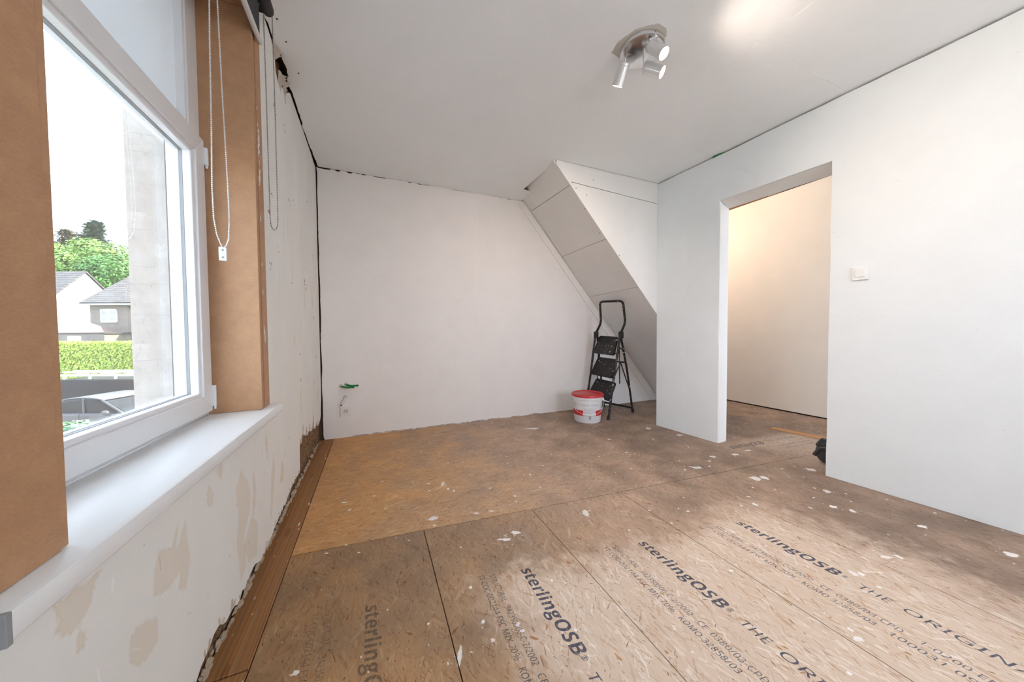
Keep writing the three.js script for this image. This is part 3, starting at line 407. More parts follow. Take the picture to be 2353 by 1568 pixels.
// ---------------------------------------------------------------- the window
const pvc = phys([0.80, 0.81, 0.825], { roughness: 0.28, clearcoat: 0.2, clearcoatRoughness: 0.3 });
const gasket = std([0.3, 0.305, 0.31], { roughness: 0.6 });
const glass = phys([0.89, 0.90, 0.90], { transmission: 1, roughness: 0, thickness: 0, ior: 1.45 });
{
  const w1 = structure('window_1', 'white plastic window with a lower casement and a frosted upper light');
  const ring = (z0, z1, y0, y1, t, x0, x1, b = 0.003) => slabRing(z0, z1, y0, y1, t, x0, x1, b);
  function slabRing(z0, z1, y0, y1, t, x0, x1, b) {                // four mitred bars
    const out = [], bar = (p) => { const g = extrude(poly(p.map(([z, y]) => [-z, y])), x1 - x0 - 2 * b, b); g.rotateY(Math.PI / 2); g.translate(x0 + b, 0, 0); out.push(g); };
    bar([[z0, y0], [z1, y0], [z1 - t, y0 + t], [z0 + t, y0 + t]]); bar([[z0, y1], [z1, y1], [z1 - t, y1 - t], [z0 + t, y1 - t]]);
    bar([[z0, y0], [z0, y1], [z0 + t, y1 - t], [z0 + t, y0 + t]]); bar([[z1, y0], [z1, y1], [z1 - t, y1 - t], [z1 - t, y0 + t]]); return out;
  }
  const ZF0 = 1.606, ZF1 = 2.514, S0 = 1.618, S1 = 2.503, SB = 0.638, ST = 1.659;
  const frame = mesh('window_frame', merge([...ring(ZF0, ZF1, SILL + 0.001, 2.2, 0.076, -0.232, -0.166, 0.002), span(-0.232, -0.166, 1.615, 1.676, ZF0 + 0.06, ZF1 - 0.06, 0.003)]), pvc, w1);
  const bars = ring(S0, S1, SB, ST, 0.064, -0.212, -0.15, 0.004);
  const sash = new THREE.Group(); sash.name = 'casement'; w1.add(sash);
  for (const b of bars) mesh('sash_bar', b, pvc, sash);
  mesh('glazing_bead', merge(ring(S0 + 0.062, S1 - 0.062, SB + 0.062, ST - 0.062, 0.017, -0.196, -0.158, 0.004)), pvc, sash);
  mesh('gasket', merge(ring(S0 + 0.078, S1 - 0.078, SB + 0.078, ST - 0.078, 0.0022, -0.192, -0.182, 0.0005)), gasket, sash);
  mesh('glass_pane', span(-0.19, -0.186, SB + 0.07, ST - 0.07, S0 + 0.07, S1 - 0.07), glass, sash);
  mesh('glass_pane', span(-0.21, -0.206, SB + 0.07, ST - 0.07, S0 + 0.07, S1 - 0.07), glass, sash);
  mesh('spacer', merge(ring(S0 + 0.076, S1 - 0.076, SB + 0.076, ST - 0.076, 0.006, -0.205, -0.191, 0.001)), std([0.7, 0.71, 0.72], { roughness: 0.5 }), sash);
  for (const [y0, y1] of [[0.655, 0.735], [1.57, 1.635]]) { mesh('hinge', merge([span(-0.158, -0.14, y0, y1, 1.6075, 1.6185, 0.003), rod(V(-0.146, y0 + 0.004, 1.611), V(-0.146, y0 - 0.012, 1.611), 0.0045)]), pvc, sash); }
  mesh('upper_glazing_bead', merge(ring(ZF0 + 0.074, ZF1 - 0.074, 1.674, 2.128, 0.014, -0.205, -0.17, 0.003)), pvc, w1);
  mesh('frosted_pane', span(-0.198, -0.193, 1.68, 2.125, ZF0 + 0.08, ZF1 - 0.08), phys([0.86, 0.9, 0.92], { transmission: 0.16, roughness: 0.95, thickness: 0 }), w1);
  mesh('outer_sill', merge([span(-0.4, -0.232, 0.555, 0.59, 1.684, 2.458, 0.004)]), std([0.5, 0.51, 0.52], { roughness: 0.85 }), w1);
  // inner window board with its rounded nose
  const nose = new THREE.Shape(); nose.moveTo(-0.167, SILL - 0.036); nose.lineTo(0.036, SILL - 0.036); nose.quadraticCurveTo(0.041, SILL - 0.036, 0.041, SILL - 0.03); nose.lineTo(0.041, SILL - 0.008); nose.quadraticCurveTo(0.041, SILL, 0.033, SILL); nose.lineTo(-0.167, SILL); nose.closePath();
  const sg = extrude(nose, 2.656 - 1.48); sg.translate(0, 0, 1.48); mesh('window_sill', toCreasedNormals(sg, 0.6), phys([0.80, 0.81, 0.81], { roughness: 0.3 }), w1);
  mesh('sill_end_cap', span(-0.02, 0.042, SILL - 0.037, SILL + 0.001, 2.6565, 2.664, 0.001), std([0.28, 0.29, 0.3]), w1);
}

// ---------------------------------------------------------------- blinds
function beads(pts, r, step) {                                       // bead chain along a polyline
  const path = new THREE.CurvePath(); for (let i = 1; i < pts.length; i++) path.add(new THREE.LineCurve3(pts[i - 1], pts[i]));
  const n = Math.round(path.getLength() / step), out = [], s = new THREE.SphereGeometry(r, 7, 5); for (let i = 0; i <= n; i++) { const p = path.getPointAt(i / n), q = s.clone(); q.translate(p.x, p.y, p.z); out.push(q); }
  const t = new THREE.TubeGeometry(new THREE.CatmullRomCurve3(pts.map((p) => p.clone()), false, 'catmullrom', 0.1), 80, r * 0.28, 5); out.push(t); return merge(out);
}
{
  const b = thing('roller_blind', 'black roller blind rolled up over the window with a steel bead chain', 'blind');
  const black = std([0.018, 0.018, 0.02], { roughness: 0.55 });
  mesh('roller_tube', rod(V(0.041, 2.285, 1.535), V(0.041, 2.285, 2.66), 0.023, 0.023, 28), black, b);
  mesh('fabric', span(0.0175, 0.0188, 2.135, 2.285, 1.56, 2.65), std([0.045, 0.047, 0.052], { roughness: 0.9 }), b);
  mesh('bottom_bar', rod(V(0.0182, 2.126, 1.555), V(0.0182, 2.126, 2.655), 0.0095, 0.0095, 14), std([0.66, 0.65, 0.63], { roughness: 0.4 }), b);
  mesh('bracket', merge([rod(V(0.041, 2.285, 1.522), V(0.041, 2.285, 1.5345), 0.02, 0.0225, 24), span(0.004, 0.03, 2.272, 2.298, 1.5225, 1.5285, 0.002)]), black, b);
  mesh('bead_chain', beads([V(0.026, 2.28, 1.529), V(0.028, 1.9, 1.531), V(0.030, 1.42, 1.535), V(0.032, 1.392, 1.535), V(0.037, 1.376, 1.535), V(0.044, 1.371, 1.535), V(0.051, 1.378, 1.535), V(0.056, 1.396, 1.535), V(0.0575, 1.43, 1.535), V(0.057, 1.9, 1.531), V(0.056, 2.28, 1.529)], 0.0025, 0.0068), std([0.33, 0.32, 0.31], { metalness: 0.8, roughness: 0.35 }), b);
  const w = thing('roller_blind', 'white bead chain loop of the inner blind, ending in a small white clip', 'blind');
  const white = std([0.82, 0.82, 0.83], { roughness: 0.4 });
  mesh('clutch', merge([rod(V(-0.06, 2.165, 1.79), V(-0.06, 2.165, 1.82), 0.026, 0.026, 20), rod(V(-0.06, 2.06, 1.792), V(-0.06, 2.15, 1.8), 0.007, 0.02, 14)]), white, w);
  mesh('roller_tube', rod(V(-0.06, 2.168, 1.82), V(-0.06, 2.168, 2.5), 0.02, 0.02, 20), white, w);
  mesh('bead_chain', beads([V(-0.06, 2.06, 1.792), V(-0.06, 1.9, 1.8), V(-0.06, 1.6, 1.81), V(-0.06, 1.42, 1.819), V(-0.06, 1.32, 1.815), V(-0.06, 1.27, 1.795), V(-0.06, 1.246, 1.768), V(-0.06, 1.236, 1.755), V(-0.06, 1.236, 1.745), V(-0.06, 1.25, 1.72), V(-0.06, 1.28, 1.697), V(-0.06, 1.36, 1.684), V(-0.06, 1.5, 1.69), V(-0.06, 1.8, 1.712), V(-0.06, 2.15, 1.73)], 0.0026, 0.0068), white, w);
  const clip = mesh('chain_clip', new RoundedBoxGeometry(0.021, 0.048, 0.008, 2, 0.002), white, w); clip.position.set(-0.06, 1.214, 1.752); clip.rotation.y = 0.3;
  for (const y of [-0.012, 0.013]) { const h = new THREE.CylinderGeometry(0.003, 0.003, 0.0095, 10); h.rotateX(Math.PI / 2); h.translate(0, y, 0); mesh('screw_hole', h, gasket, clip); }
}

// ---------------------------------------------------------------- ceiling lamp
{
  const chrome = phys([0.72, 0.72, 0.73], { metalness: 1, roughness: 0.16 }), brushed = phys([0.78, 0.78, 0.785], { metalness: 0.85, roughness: 0.38 });
  const L = thing('ceiling_light', 'round chrome ceiling light with three lit swivelling spots', 'lamp', [1.685, H, 1.948]);
  const prof = [[0.0001, -0.024], [0.095, -0.024], [0.104, -0.021], [0.106, -0.014], [0.106, -0.0008], [0.0001, -0.0008]].map(([a, b]) => new THREE.Vector2(a, b)).reverse();
  mesh('mounting_plate', toCreasedNormals(new THREE.LatheGeometry(prof, 56), 0.5), chrome, L);
  mesh('plate_screw', (() => { const g = new THREE.CylinderGeometry(0.004, 0.004, 0.004, 10); g.rotateX(Math.PI / 2); g.translate(-0.02, -0.011, 0.1045); return g; })(), std([0.5, 0.38, 0.2], { metalness: 0.8, roughness: 0.4 }), L);
  const glow = new THREE.MeshStandardMaterial({ color: 0xffffff, emissive: 0xffe0bd, emissiveIntensity: 6, roughness: 0.4 });
  const spot = (ax, az, drop, dir, power) => {
    const d = dir.clone().normalize(), pivot = V(ax, -0.024 - drop, az), r = 0.0275, len = 0.098, a = pivot.clone().addScaledVector(d, 0.002);
    const tr = (g) => { g.applyQuaternion(new THREE.Quaternion().setFromUnitVectors(V(0, 1, 0), d)); g.translate(a.x, a.y, a.z); return g; };
    const pts = [[0.001, 0], [r - 0.004, 0], [r, 0.005], [r, 0.0155], [r - 0.0012, 0.017], [r, 0.0185], [r, len], [r - 0.002, len], [r - 0.0025, len - 0.01], [0.001, len - 0.012]].map(([x, y]) => new THREE.Vector2(x, y));
    const barrel = mesh('spot_head', tr(toCreasedNormals(new THREE.LatheGeometry(pts, 32), 0.5)), brushed, L);
    mesh('arm', merge([span(ax - 0.006, ax + 0.006, -0.024 - drop * 0.62, -0.022, az - 0.004, az + 0.004, 0.0015), rod(V(ax, -0.024 - drop * 0.6, az), a, 0.0065, 0.0065, 6)]), chrome, barrel);
    const disc = new THREE.CylinderGeometry(r - 0.0035, r - 0.0035, 0.003, 24); disc.translate(0, len - 0.006, 0); mesh('bulb', tr(disc), glow, barrel);
    const s = new THREE.SpotLight(0xffead6, power, 0, 1.25, 0.8, 2); const o = a.clone().addScaledVector(d, len + 0.006).add(L.position), tgt = o.clone().addScaledVector(d, 1); s.position.copy(o); s.target.position.copy(tgt); s.castShadow = true; s.shadow.radius = 1.2; s.shadow.mapSize.set(1024, 1024); scene.add(s, s.target);
  };
  spot(-0.076, -0.034, 0.042, V(0.014, -0.814, -0.578), 1.6);
  spot(-0.022, 0.074, 0.03, V(0.235, -0.766, 0.597), 1.3);
  spot(0.018, -0.002, 0.062, V(0.54, -0.557, 0.631), 1.3);
}

// ---------------------------------------------------------------- step ladder
{
  const L = thing('step_ladder', 'black three-step folding ladder spattered with white paint beside the red-lidded bucket', 'ladder');
  const [c, g] = canvas(512, 512), R = rng(81); g.fillStyle = 'rgb(13,13,14)'; g.fillRect(0, 0, 512, 512);
  for (let k = 0; k < 190; k++) { const t = 200 + R() * 45; g.fillStyle = `rgba(${t | 0},${t | 0},${t * 0.96 | 0},.9)`; blob(g, R() * 512, R() * 512, 1.5 + 13 * R() ** 4, 1.5 + 10 * R() ** 4, R() * 3, R, 0.5, 9); }
  for (let k = 0; k < 200; k++) { g.fillStyle = `rgba(90,90,90,${0.1 + 0.2 * R()})`; g.fillRect(R() * 512, R() * 512, 2 + R() * 20, 1); }
  const spatter = tex(c), iron = new THREE.MeshStandardMaterial({ map: spatter, roughness: 0.42 }), [c2, g2] = canvas(512, 512); g2.fillStyle = 'rgb(12,12,13)'; g2.fillRect(0, 0, 512, 512);
  for (let k = 0; k < 300; k++) { g2.fillStyle = `rgba(80,80,82,${0.06 + 0.14 * R()})`; blob(g2, R() * 512, R() * 512, 4 + 30 * R(), 2 + 12 * R(), R() * 3, R, 0.5, 10); }
  for (let k = 0; k < 55; k++) { g2.fillStyle = 'rgba(225,225,220,.85)'; blob(g2, R() * 512, R() * 512, 2 + 10 * R() ** 3, 2 + 8 * R() ** 3, R() * 3, R, 0.4, 9); }
  const plate = new THREE.MeshStandardMaterial({ map: tex(c2), roughness: 0.5 }), rubber = std([0.02, 0.02, 0.02], { roughness: 0.8 });
  const near = { z0: 0.525, z1: 0.48 }, far = { z0: 0.125, z1: 0.165 };
  const kn = [V(2.895, 1.018, 0.53), V(2.842, 1.215, 0.558)], kf = [V(2.80, 1.026, 0.25), V(2.765, 1.235, 0.28)];
  const bn = V(2.876, 0.9, 0.478), bf = V(2.79, 0.9, 0.165), fn = V(2.679, 0.02, 0.522), ff = V(2.6715, 0.02, 0.125);
  // handrail: up from one bracket, round and down to the other
  const hr = bent([bn, kn[0], kn[1].clone().add(V(-0.006, 0.03, 0)), kf[1].clone().add(V(-0.006, 0.025, 0)), kf[0], bf], 0.0125, 0.045, 130, 10); mesh('handrail', mapUV(hr, (x, y, z) => [z * 3 + x * 2, y * 3]), iron, L);
  mesh('front_rail', mapUV(bent([fn, V(2.765, 0.43, 0.502), bn], 0.0125, 0.05, 40), (x, y, z) => [z * 3, y * 3]), iron, L);
  mesh('front_rail', mapUV(bent([ff, V(2.735, 0.43, 0.145), bf], 0.0125, 0.05, 40), (x, y, z) => [z * 3 + 0.4, y * 3]), iron, L);
  const rn = V(3.125, 0.02, 0.4), rf = V(3.0, 0.02, 0.05);
  mesh('rear_leg', mapUV(bent([rn, V(3.018, 0.496, 0.425), V(2.9, 0.88, 0.455)], 0.0115, 0.05, 40), (x, y, z) => [z * 3 + 0.2, y * 3]), iron, L);
  mesh('rear_leg', mapUV(bent([rf, V(2.9, 0.5, 0.11), V(2.815, 0.89, 0.16)], 0.0115, 0.05, 40), (x, y, z) => [z * 3 + 0.7, y * 3]), iron, L);
  mesh('cross_bar', merge([rod(V(3.115, 0.055, 0.398), V(2.995, 0.06, 0.055), 0.0115)]), iron, L);
  mesh('cross_bar', merge([rod(V(3.0, 0.58, 0.43), V(2.885, 0.585, 0.13), 0.009)]), iron, L);
  mesh('side_brace', merge([rod(V(2.885, 0.588, 0.47), V(3.075, 0.255, 0.41), 0.0065), rod(V(2.885, 0.588, 0.47), V(2.765, 0.43, 0.502), 0.0065)]), iron, L);
  mesh('side_brace', merge([rod(V(2.845, 0.77, 0.478), V(2.975, 0.7, 0.43), 0.0065)]), iron, L);
  mesh('link_bar', rod(V(2.87, 0.86, 0.465), V(2.865, 0.36, 0.48), 0.006), iron, L); mesh('link_bar', rod(V(2.83, 0.86, 0.172), V(2.82, 0.36, 0.16), 0.006), iron, L);
  for (const [p, q] of [[fn, V(2.67, 0, 0.524)], [ff, V(2.665, 0, 0.124)], [rn, V(3.13, 0, 0.399)], [rf, V(3.004, 0, 0.048)]]) mesh('rubber_foot', rod(q, p.clone().add(V(0, 0.02, 0)), 0.0165, 0.0155, 12), rubber, L);
  for (const p of [bn, bf]) mesh('hinge_bracket', (() => { const q = new RoundedBoxGeometry(0.05, 0.075, 0.034, 2, 0.008); q.translate(p.x + 0.008, p.y - 0.012, p.z); return q; })(), rubber, L);
  // treads, folded up steeply: front edge low, back edge high
  const treads = [[V(2.754, 0.68, 0.165), V(2.793, 0.668, 0.468), V(2.845, 0.872, 0.185), V(2.868, 0.874, 0.455), spatter && iron], [V(2.727, 0.435, 0.155), V(2.756, 0.424, 0.48), V(2.83, 0.627, 0.175), V(2.846, 0.63, 0.465), plate], [V(2.695, 0.196, 0.145), V(2.715, 0.184, 0.49), V(2.808, 0.38, 0.165), V(2.825, 0.386, 0.47), plate]];
  for (const [a, b, c3, d, m] of treads) {
    const u = new THREE.Vector3().subVectors(b, a), wv = u.length(), v = new THREE.Vector3().subVectors(c3, a), hv = v.length(), wt = new THREE.Vector3().subVectors(d, c3).length();
    const s = new THREE.Shape(), r = 0.028, o = (wv - wt) / 2; s.moveTo(r, 0); s.lineTo(wv - r, 0); s.quadraticCurveTo(wv, 0, wv - o * r / hv, r); s.lineTo(wv - o, hv - r); s.quadraticCurveTo(wv - o, hv, wv - o - r, hv); s.lineTo(o + r, hv); s.quadraticCurveTo(o, hv, o, hv - r); s.lineTo(o * r / hv, r); s.quadraticCurveTo(0, 0, r, 0);
    const q = extrude(s, 0.016, 0.005); q.translate(0, 0, -0.013); mapUV(q, (x, y) => [x * 2.2, y * 2.2]);
    const X = u.clone().normalize(), mid = new THREE.Vector3().addVectors(c3, d).multiplyScalar(0.5).sub(new THREE.Vector3().addVectors(a, b).multiplyScalar(0.5)), Z = new THREE.Vector3().crossVectors(X, mid).normalize(), Y = new THREE.Vector3().crossVectors(Z, X);
    q.applyMatrix4(new THREE.Matrix4().makeBasis(X, Y, Z).setPosition(a)); const t = mesh('tread', q, m, L);
    mesh('tread_pivot', rod(b.clone().add(V(0.006, 0.02, 0.004)), b.clone().add(V(0.006, 0.02, 0.022)), 0.009), rubber, t);
  }
}

// ---------------------------------------------------------------- paint bucket
{
  const B = thing('paint_bucket', 'white plastic paint bucket with a red lid standing by the black ladder', 'bucket', [2.462, 0, 0.452], 0);
  const white = phys([0.80, 0.80, 0.81], { roughness: 0.32 }), red = phys([0.52, 0.012, 0.018], { roughness: 0.35, clearcoat: 0.3 });
  const lp = (p) => p.map(([a, b]) => new THREE.Vector2(a, b));
  const rad = (y) => 0.134 + 0.019 * y / 0.26;
  mesh('bucket_body', toCreasedNormals(new THREE.LatheGeometry(lp([[0.001, 0.004], [0.12, 0.004], [0.126, 0], [0.132, 0.004], [0.134, 0.012], [rad(0.24), 0.24], [0.160, 0.243], [0.161, 0.262], [0.156, 0.268], [0.15, 0.268], [0.148, 0.25]]), 56), 0.6), white, B);
  mesh('lid', toCreasedNormals(new THREE.LatheGeometry(lp([[0.001, 0.283], [0.12, 0.284], [0.136, 0.281], [0.143, 0.287], [0.152, 0.2895], [0.160, 0.287], [0.1635, 0.281], [0.164, 0.264], [0.161, 0.262], [0.1605, 0.266], [0.001, 0.27]].reverse()), 56), 0.6), red, B);
  const facing = Math.atan2(0.4201 - 2.462, 3.2046 - 0.452);           // the printed side is turned to the window side of the room
  const band = (y0, y1, a0, a1, mat, name, off = 0.0012) => { const g = new THREE.CylinderGeometry(rad(y1) + off, rad(y0) + off, y1 - y0, 40, 1, true, a0, a1 - a0); g.translate(0, (y0 + y1) / 2, 0); return mesh(name, g, mat, B); };
  band(0.078, 0.132, facing - 1.35, facing - 0.3, new THREE.MeshStandardMaterial({ color: new THREE.Color().setRGB(0.66, 0.015, 0.02), roughness: 0.4, side: THREE.DoubleSide }), 'red_band');
  band(0.078, 0.132, facing + 0.6, facing + 1.35, new THREE.MeshStandardMaterial({ color: new THREE.Color().setRGB(0.66, 0.015, 0.02), roughness: 0.4, side: THREE.DoubleSide }), 'red_band');
  const [c, g] = canvas(512, 512), R = rng(91); g.fillStyle = 'rgb(232,231,233)'; g.fillRect(0, 0, 512, 512); g.strokeStyle = 'rgba(225,120,160,.8)'; g.lineWidth = 5; g.strokeRect(8, 8, 496, 496);
  g.fillStyle = 'rgba(110,112,120,.75)'; for (let y = 40; y < 250; y += 17) { let x = 36; while (x < 460) { const w = 8 + R() * 34; g.fillRect(x, y, Math.min(w, 470 - x), 5); x += w + 8; } }
  g.fillStyle = 'rgb(50,50,55)'; for (let x = 0; x < 90; ) { const w = 2 + R() * 6; g.fillRect(228 + x, 340, w, 120); x += w + 2 + R() * 5; }
  band(0.03, 0.165, facing - 0.3, facing + 0.6, new THREE.MeshStandardMaterial({ map: tex(c), roughness: 0.5, side: THREE.DoubleSide }), 'paper_label', 0.0018);
  const [c4, g4] = canvas(1024, 128); g4.fillStyle = 'rgb(228,228,230)'; g4.fillRect(0, 0, 1024, 128); g4.fillStyle = 'rgba(120,122,130,.7)'; for (const x0 of [30, 280, 640]) for (let y = 16; y < 110; y += 18) { let x = x0; const e = x0 + 230 + (x0 === 280 ? 90 : 0); while (x < e) { const w = 6 + R() * 26; g4.fillRect(x, y, Math.min(w, e - x), 6); x += w + 7; } }
  band(0.172, 0.204, facing - 1.2, facing + 1.1, new THREE.MeshStandardMaterial({ map: tex(c4), roughness: 0.5, side: THREE.DoubleSide }), 'print');
  // handle hangs down in front, from lugs on both sides
  const lug = (s) => V(Math.sin(facing + s * 1.57) * 0.162, 0.225, Math.cos(facing + s * 1.57) * 0.162), p0 = lug(-1), p1 = lug(1), out = (a, r, y) => V(Math.sin(facing + a) * r, y, Math.cos(facing + a) * r);
  const h = bent([p0, out(-1.25, 0.17, 0.2), out(-0.75, 0.172, 0.13), out(-0.3, 0.174, 0.1), out(0.5, 0.174, 0.1), out(0.95, 0.172, 0.13), out(1.3, 0.17, 0.2), p1], 0.0028, 0.03, 90, 7);
  const hm = mesh('handle', h, std([0.62, 0.63, 0.65], { metalness: 0.5, roughness: 0.4 }), B);
  mesh('grip', bent([out(-0.28, 0.175, 0.1), out(0.1, 0.177, 0.094), out(0.48, 0.175, 0.1)], 0.0065, 0.03, 24, 9), white, hm);
  for (const p of [p0, p1]) { const q = new THREE.CylinderGeometry(0.013, 0.013, 0.016, 16); q.rotateX(Math.PI / 2); q.rotateY(Math.atan2(p.x, p.z)); q.translate(p.x * 0.98, p.y, p.z * 0.98); mesh('handle_lug', q, white, B); }
}

// ---------------------------------------------------------------- fittings on the walls
{
  const ivory = phys([0.78, 0.76, 0.73], { roughness: 0.35 }), dark = std([0.03, 0.03, 0.03]);
  const s = thing('wall_socket', 'square white wall socket low on the back wall', 'socket', [0.184, 0.231, 0]);
  const sq = poly([[-0.04, -0.04], [0.04, -0.04], [0.04, 0.04], [-0.04, 0.04]]); const hole = new THREE.Path(); hole.absarc(0, 0.002, 0.0205, 0, 7, true); sq.holes.push(hole);
  mesh('cover_plate', (() => { const g = extrude(sq, 0.006, 0.0015); g.translate(0, 0, 0.0015); return g; })(), ivory, s);
  mesh('centre_frame', merge([bx(0.05, 0.0025, 0.003, 0, 0.026, 0.0095), bx(0.05, 0.0025, 0.003, 0, -0.023, 0.0095), bx(0.0025, 0.05, 0.003, -0.025, 0.0015, 0.0095), bx(0.0025, 0.05, 0.003, 0.025, 0.0015, 0.0095)]), ivory, s);
  const rec = mesh('socket_well', (() => { const g = new THREE.CylinderGeometry(0.0215, 0.0215, 0.003, 28); g.rotateX(Math.PI / 2); g.translate(0, 0.002, 0.0016); return g; })(), std([0.62, 0.6, 0.56]), s);
  for (const x of [-0.0095, 0.0095]) { const q = new THREE.CylinderGeometry(0.003, 0.003, 0.001, 10); q.rotateX(Math.PI / 2); q.translate(x, 0.002, 0.0033); mesh('contact_hole', q, dark, rec); }
  mesh('earth_pin', rod(V(0, 0.011, 0.003), V(0, 0.011, 0.014), 0.0024), std([0.6, 0.58, 0.5], { metalness: 0.8, roughness: 0.4 }), rec);
  const w = thing('light_switch', 'square white light switch on the wall beside the doorway', 'switch', [W + 0.06084 * 2.276, 1.258, 2.276], SK);
  mesh('cover_plate', span(-0.009, -0.0002, -0.039, 0.039, -0.034, 0.034, 0.0025), phys([0.86, 0.87, 0.87], { roughness: 0.35 }), w);
  mesh('rocker', span(-0.0135, -0.008, -0.021, 0.021, -0.0215, 0.0215, 0.002), phys([0.85, 0.85, 0.84], { roughness: 0.35 }), w);
  const green = std([0.0, 0.22, 0.055], { roughness: 0.45 }), pale = std([0.66, 0.62, 0.57], { roughness: 0.5 });
  const conduit = (name, label, pts, r, mat, group, sleeve) => {
    const o = thing(name, label, 'conduit', [0, 0, 0], 0, group); mesh('tube', bent(pts, r, 0.02, 40, 12), mat, o);
    const a = pts.at(-2), b = pts.at(-1), d = new THREE.Vector3().subVectors(b, a).normalize(); mesh('open_end', rod(b.clone().addScaledVector(d, -0.001), b.clone().addScaledVector(d, 0.0008), r * 0.68), dark, o);
    if (sleeve) mesh('painted_sleeve', bent(pts.slice(0, 2), r * 1.06, 0.01, 12, 12), pale, o);
    const p = pts[0], ring = new THREE.TorusGeometry(r * 1.35, 0.0011, 6, 20); ring.translate(p.x, p.y, 0.0006); mesh('hole_edge', ring, dark, o); return o;
  };
  conduit('cable_conduit', 'green flexible conduit stub on the back wall, the nearer and lower one', [V(0.15, 0.464, -0.01), V(0.162, 0.462, 0.03), V(0.195, 0.455, 0.065), V(0.258, 0.459, 0.1)], 0.0085, green, null, true);
  conduit('cable_conduit', 'green flexible conduit stub on the back wall, the one further from the window', [V(0.192, 0.476, -0.01), V(0.2, 0.474, 0.03), V(0.236, 0.466, 0.062), V(0.292, 0.472, 0.1)], 0.0085, green, null, true);
  conduit('cable_conduit', 'pale plastic conduit stub poking out just above the wall socket', [V(0.184, 0.362, -0.01), V(0.18, 0.348, 0.02), V(0.157, 0.306, 0.08)], 0.0085, pale, null, false);
  const gs = thing('cable_conduit', 'short green conduit end in the gap above the doorway wall', 'conduit'); mesh('tube', bent([V(W + 0.088 + 0.03, H - 0.006, 1.5), V(W + 0.086, H - 0.007, 1.455), V(W + 0.083, H - 0.007, 1.41)], 0.006, 0.02, 20, 10), green, gs);
}

// ---------------------------------------------------------------- wheeled appliance half hidden by the doorway
{
  const v = thing('wheeled_appliance', 'black plastic wheeled appliance with two lever arms half hidden in the doorway', 'appliance', [3.325, 0, 2.07], 0);
  const blk = std([0.018, 0.018, 0.021], { roughness: 0.38 }), tyre = std([0.045, 0.047, 0.05], { roughness: 0.6 });
  const wheel = new THREE.LatheGeometry([[0.001, -0.025], [0.05, -0.027], [0.068, -0.022], [0.075, -0.01], [0.075, 0.01], [0.068, 0.022], [0.05, 0.027], [0.001, 0.025]].map(([a, b]) => new THREE.Vector2(a, b)), 40); wheel.scale(1.06, 1, 1.06); wheel.rotateX(Math.PI / 2); wheel.rotateY(1.95); wheel.translate(-0.04, 0.081, 0.0);
  const wm = mesh('wheel', toCreasedNormals(wheel, 0.5), tyre, v);
  const ribs = []; for (let k = 0; k < 36; k++) { const q = bx(0.0025, 0.002, 0.03, 0, 0.0793, 0); q.rotateZ(k / 36 * Math.PI * 2); q.rotateY(1.95); q.translate(-0.04, 0.081, 0); ribs.push(q); } mesh('tread_ribs', merge(ribs), blk, wm);
  const arm = (dx, dz, y) => { const s = new THREE.Shape(); s.moveTo(0.1, 0); s.lineTo(-0.075, 0.012); s.quadraticCurveTo(-0.09, 0.014, -0.1, 0.002); s.lineTo(-0.122, -0.018); s.quadraticCurveTo(-0.135, -0.016, -0.13, 0.0); s.lineTo(-0.105, 0.03); s.quadraticCurveTo(-0.095, 0.042, -0.08, 0.04); s.lineTo(0.1, 0.03); s.closePath(); const q = extrude(s, 0.014, 0.004); q.rotateY(-0.51); q.translate(dx, y, dz); return q; };
  mesh('lever_arm', arm(-0.122, 0.048, 0.112), blk, v); mesh('lever_arm', arm(-0.045, 0.03, 0.157), blk, v);
  mesh('housing', (() => { const q = new RoundedBoxGeometry(0.22, 0.2, 0.2, 4, 0.05); q.translate(0.16, 0.15, 0.2); return q; })(), blk, v);
  mesh('support_foot', rod(V(0.2, 0, 0.22), V(0.2, 0.08, 0.22), 0.03, 0.03, 16), blk, v);
}

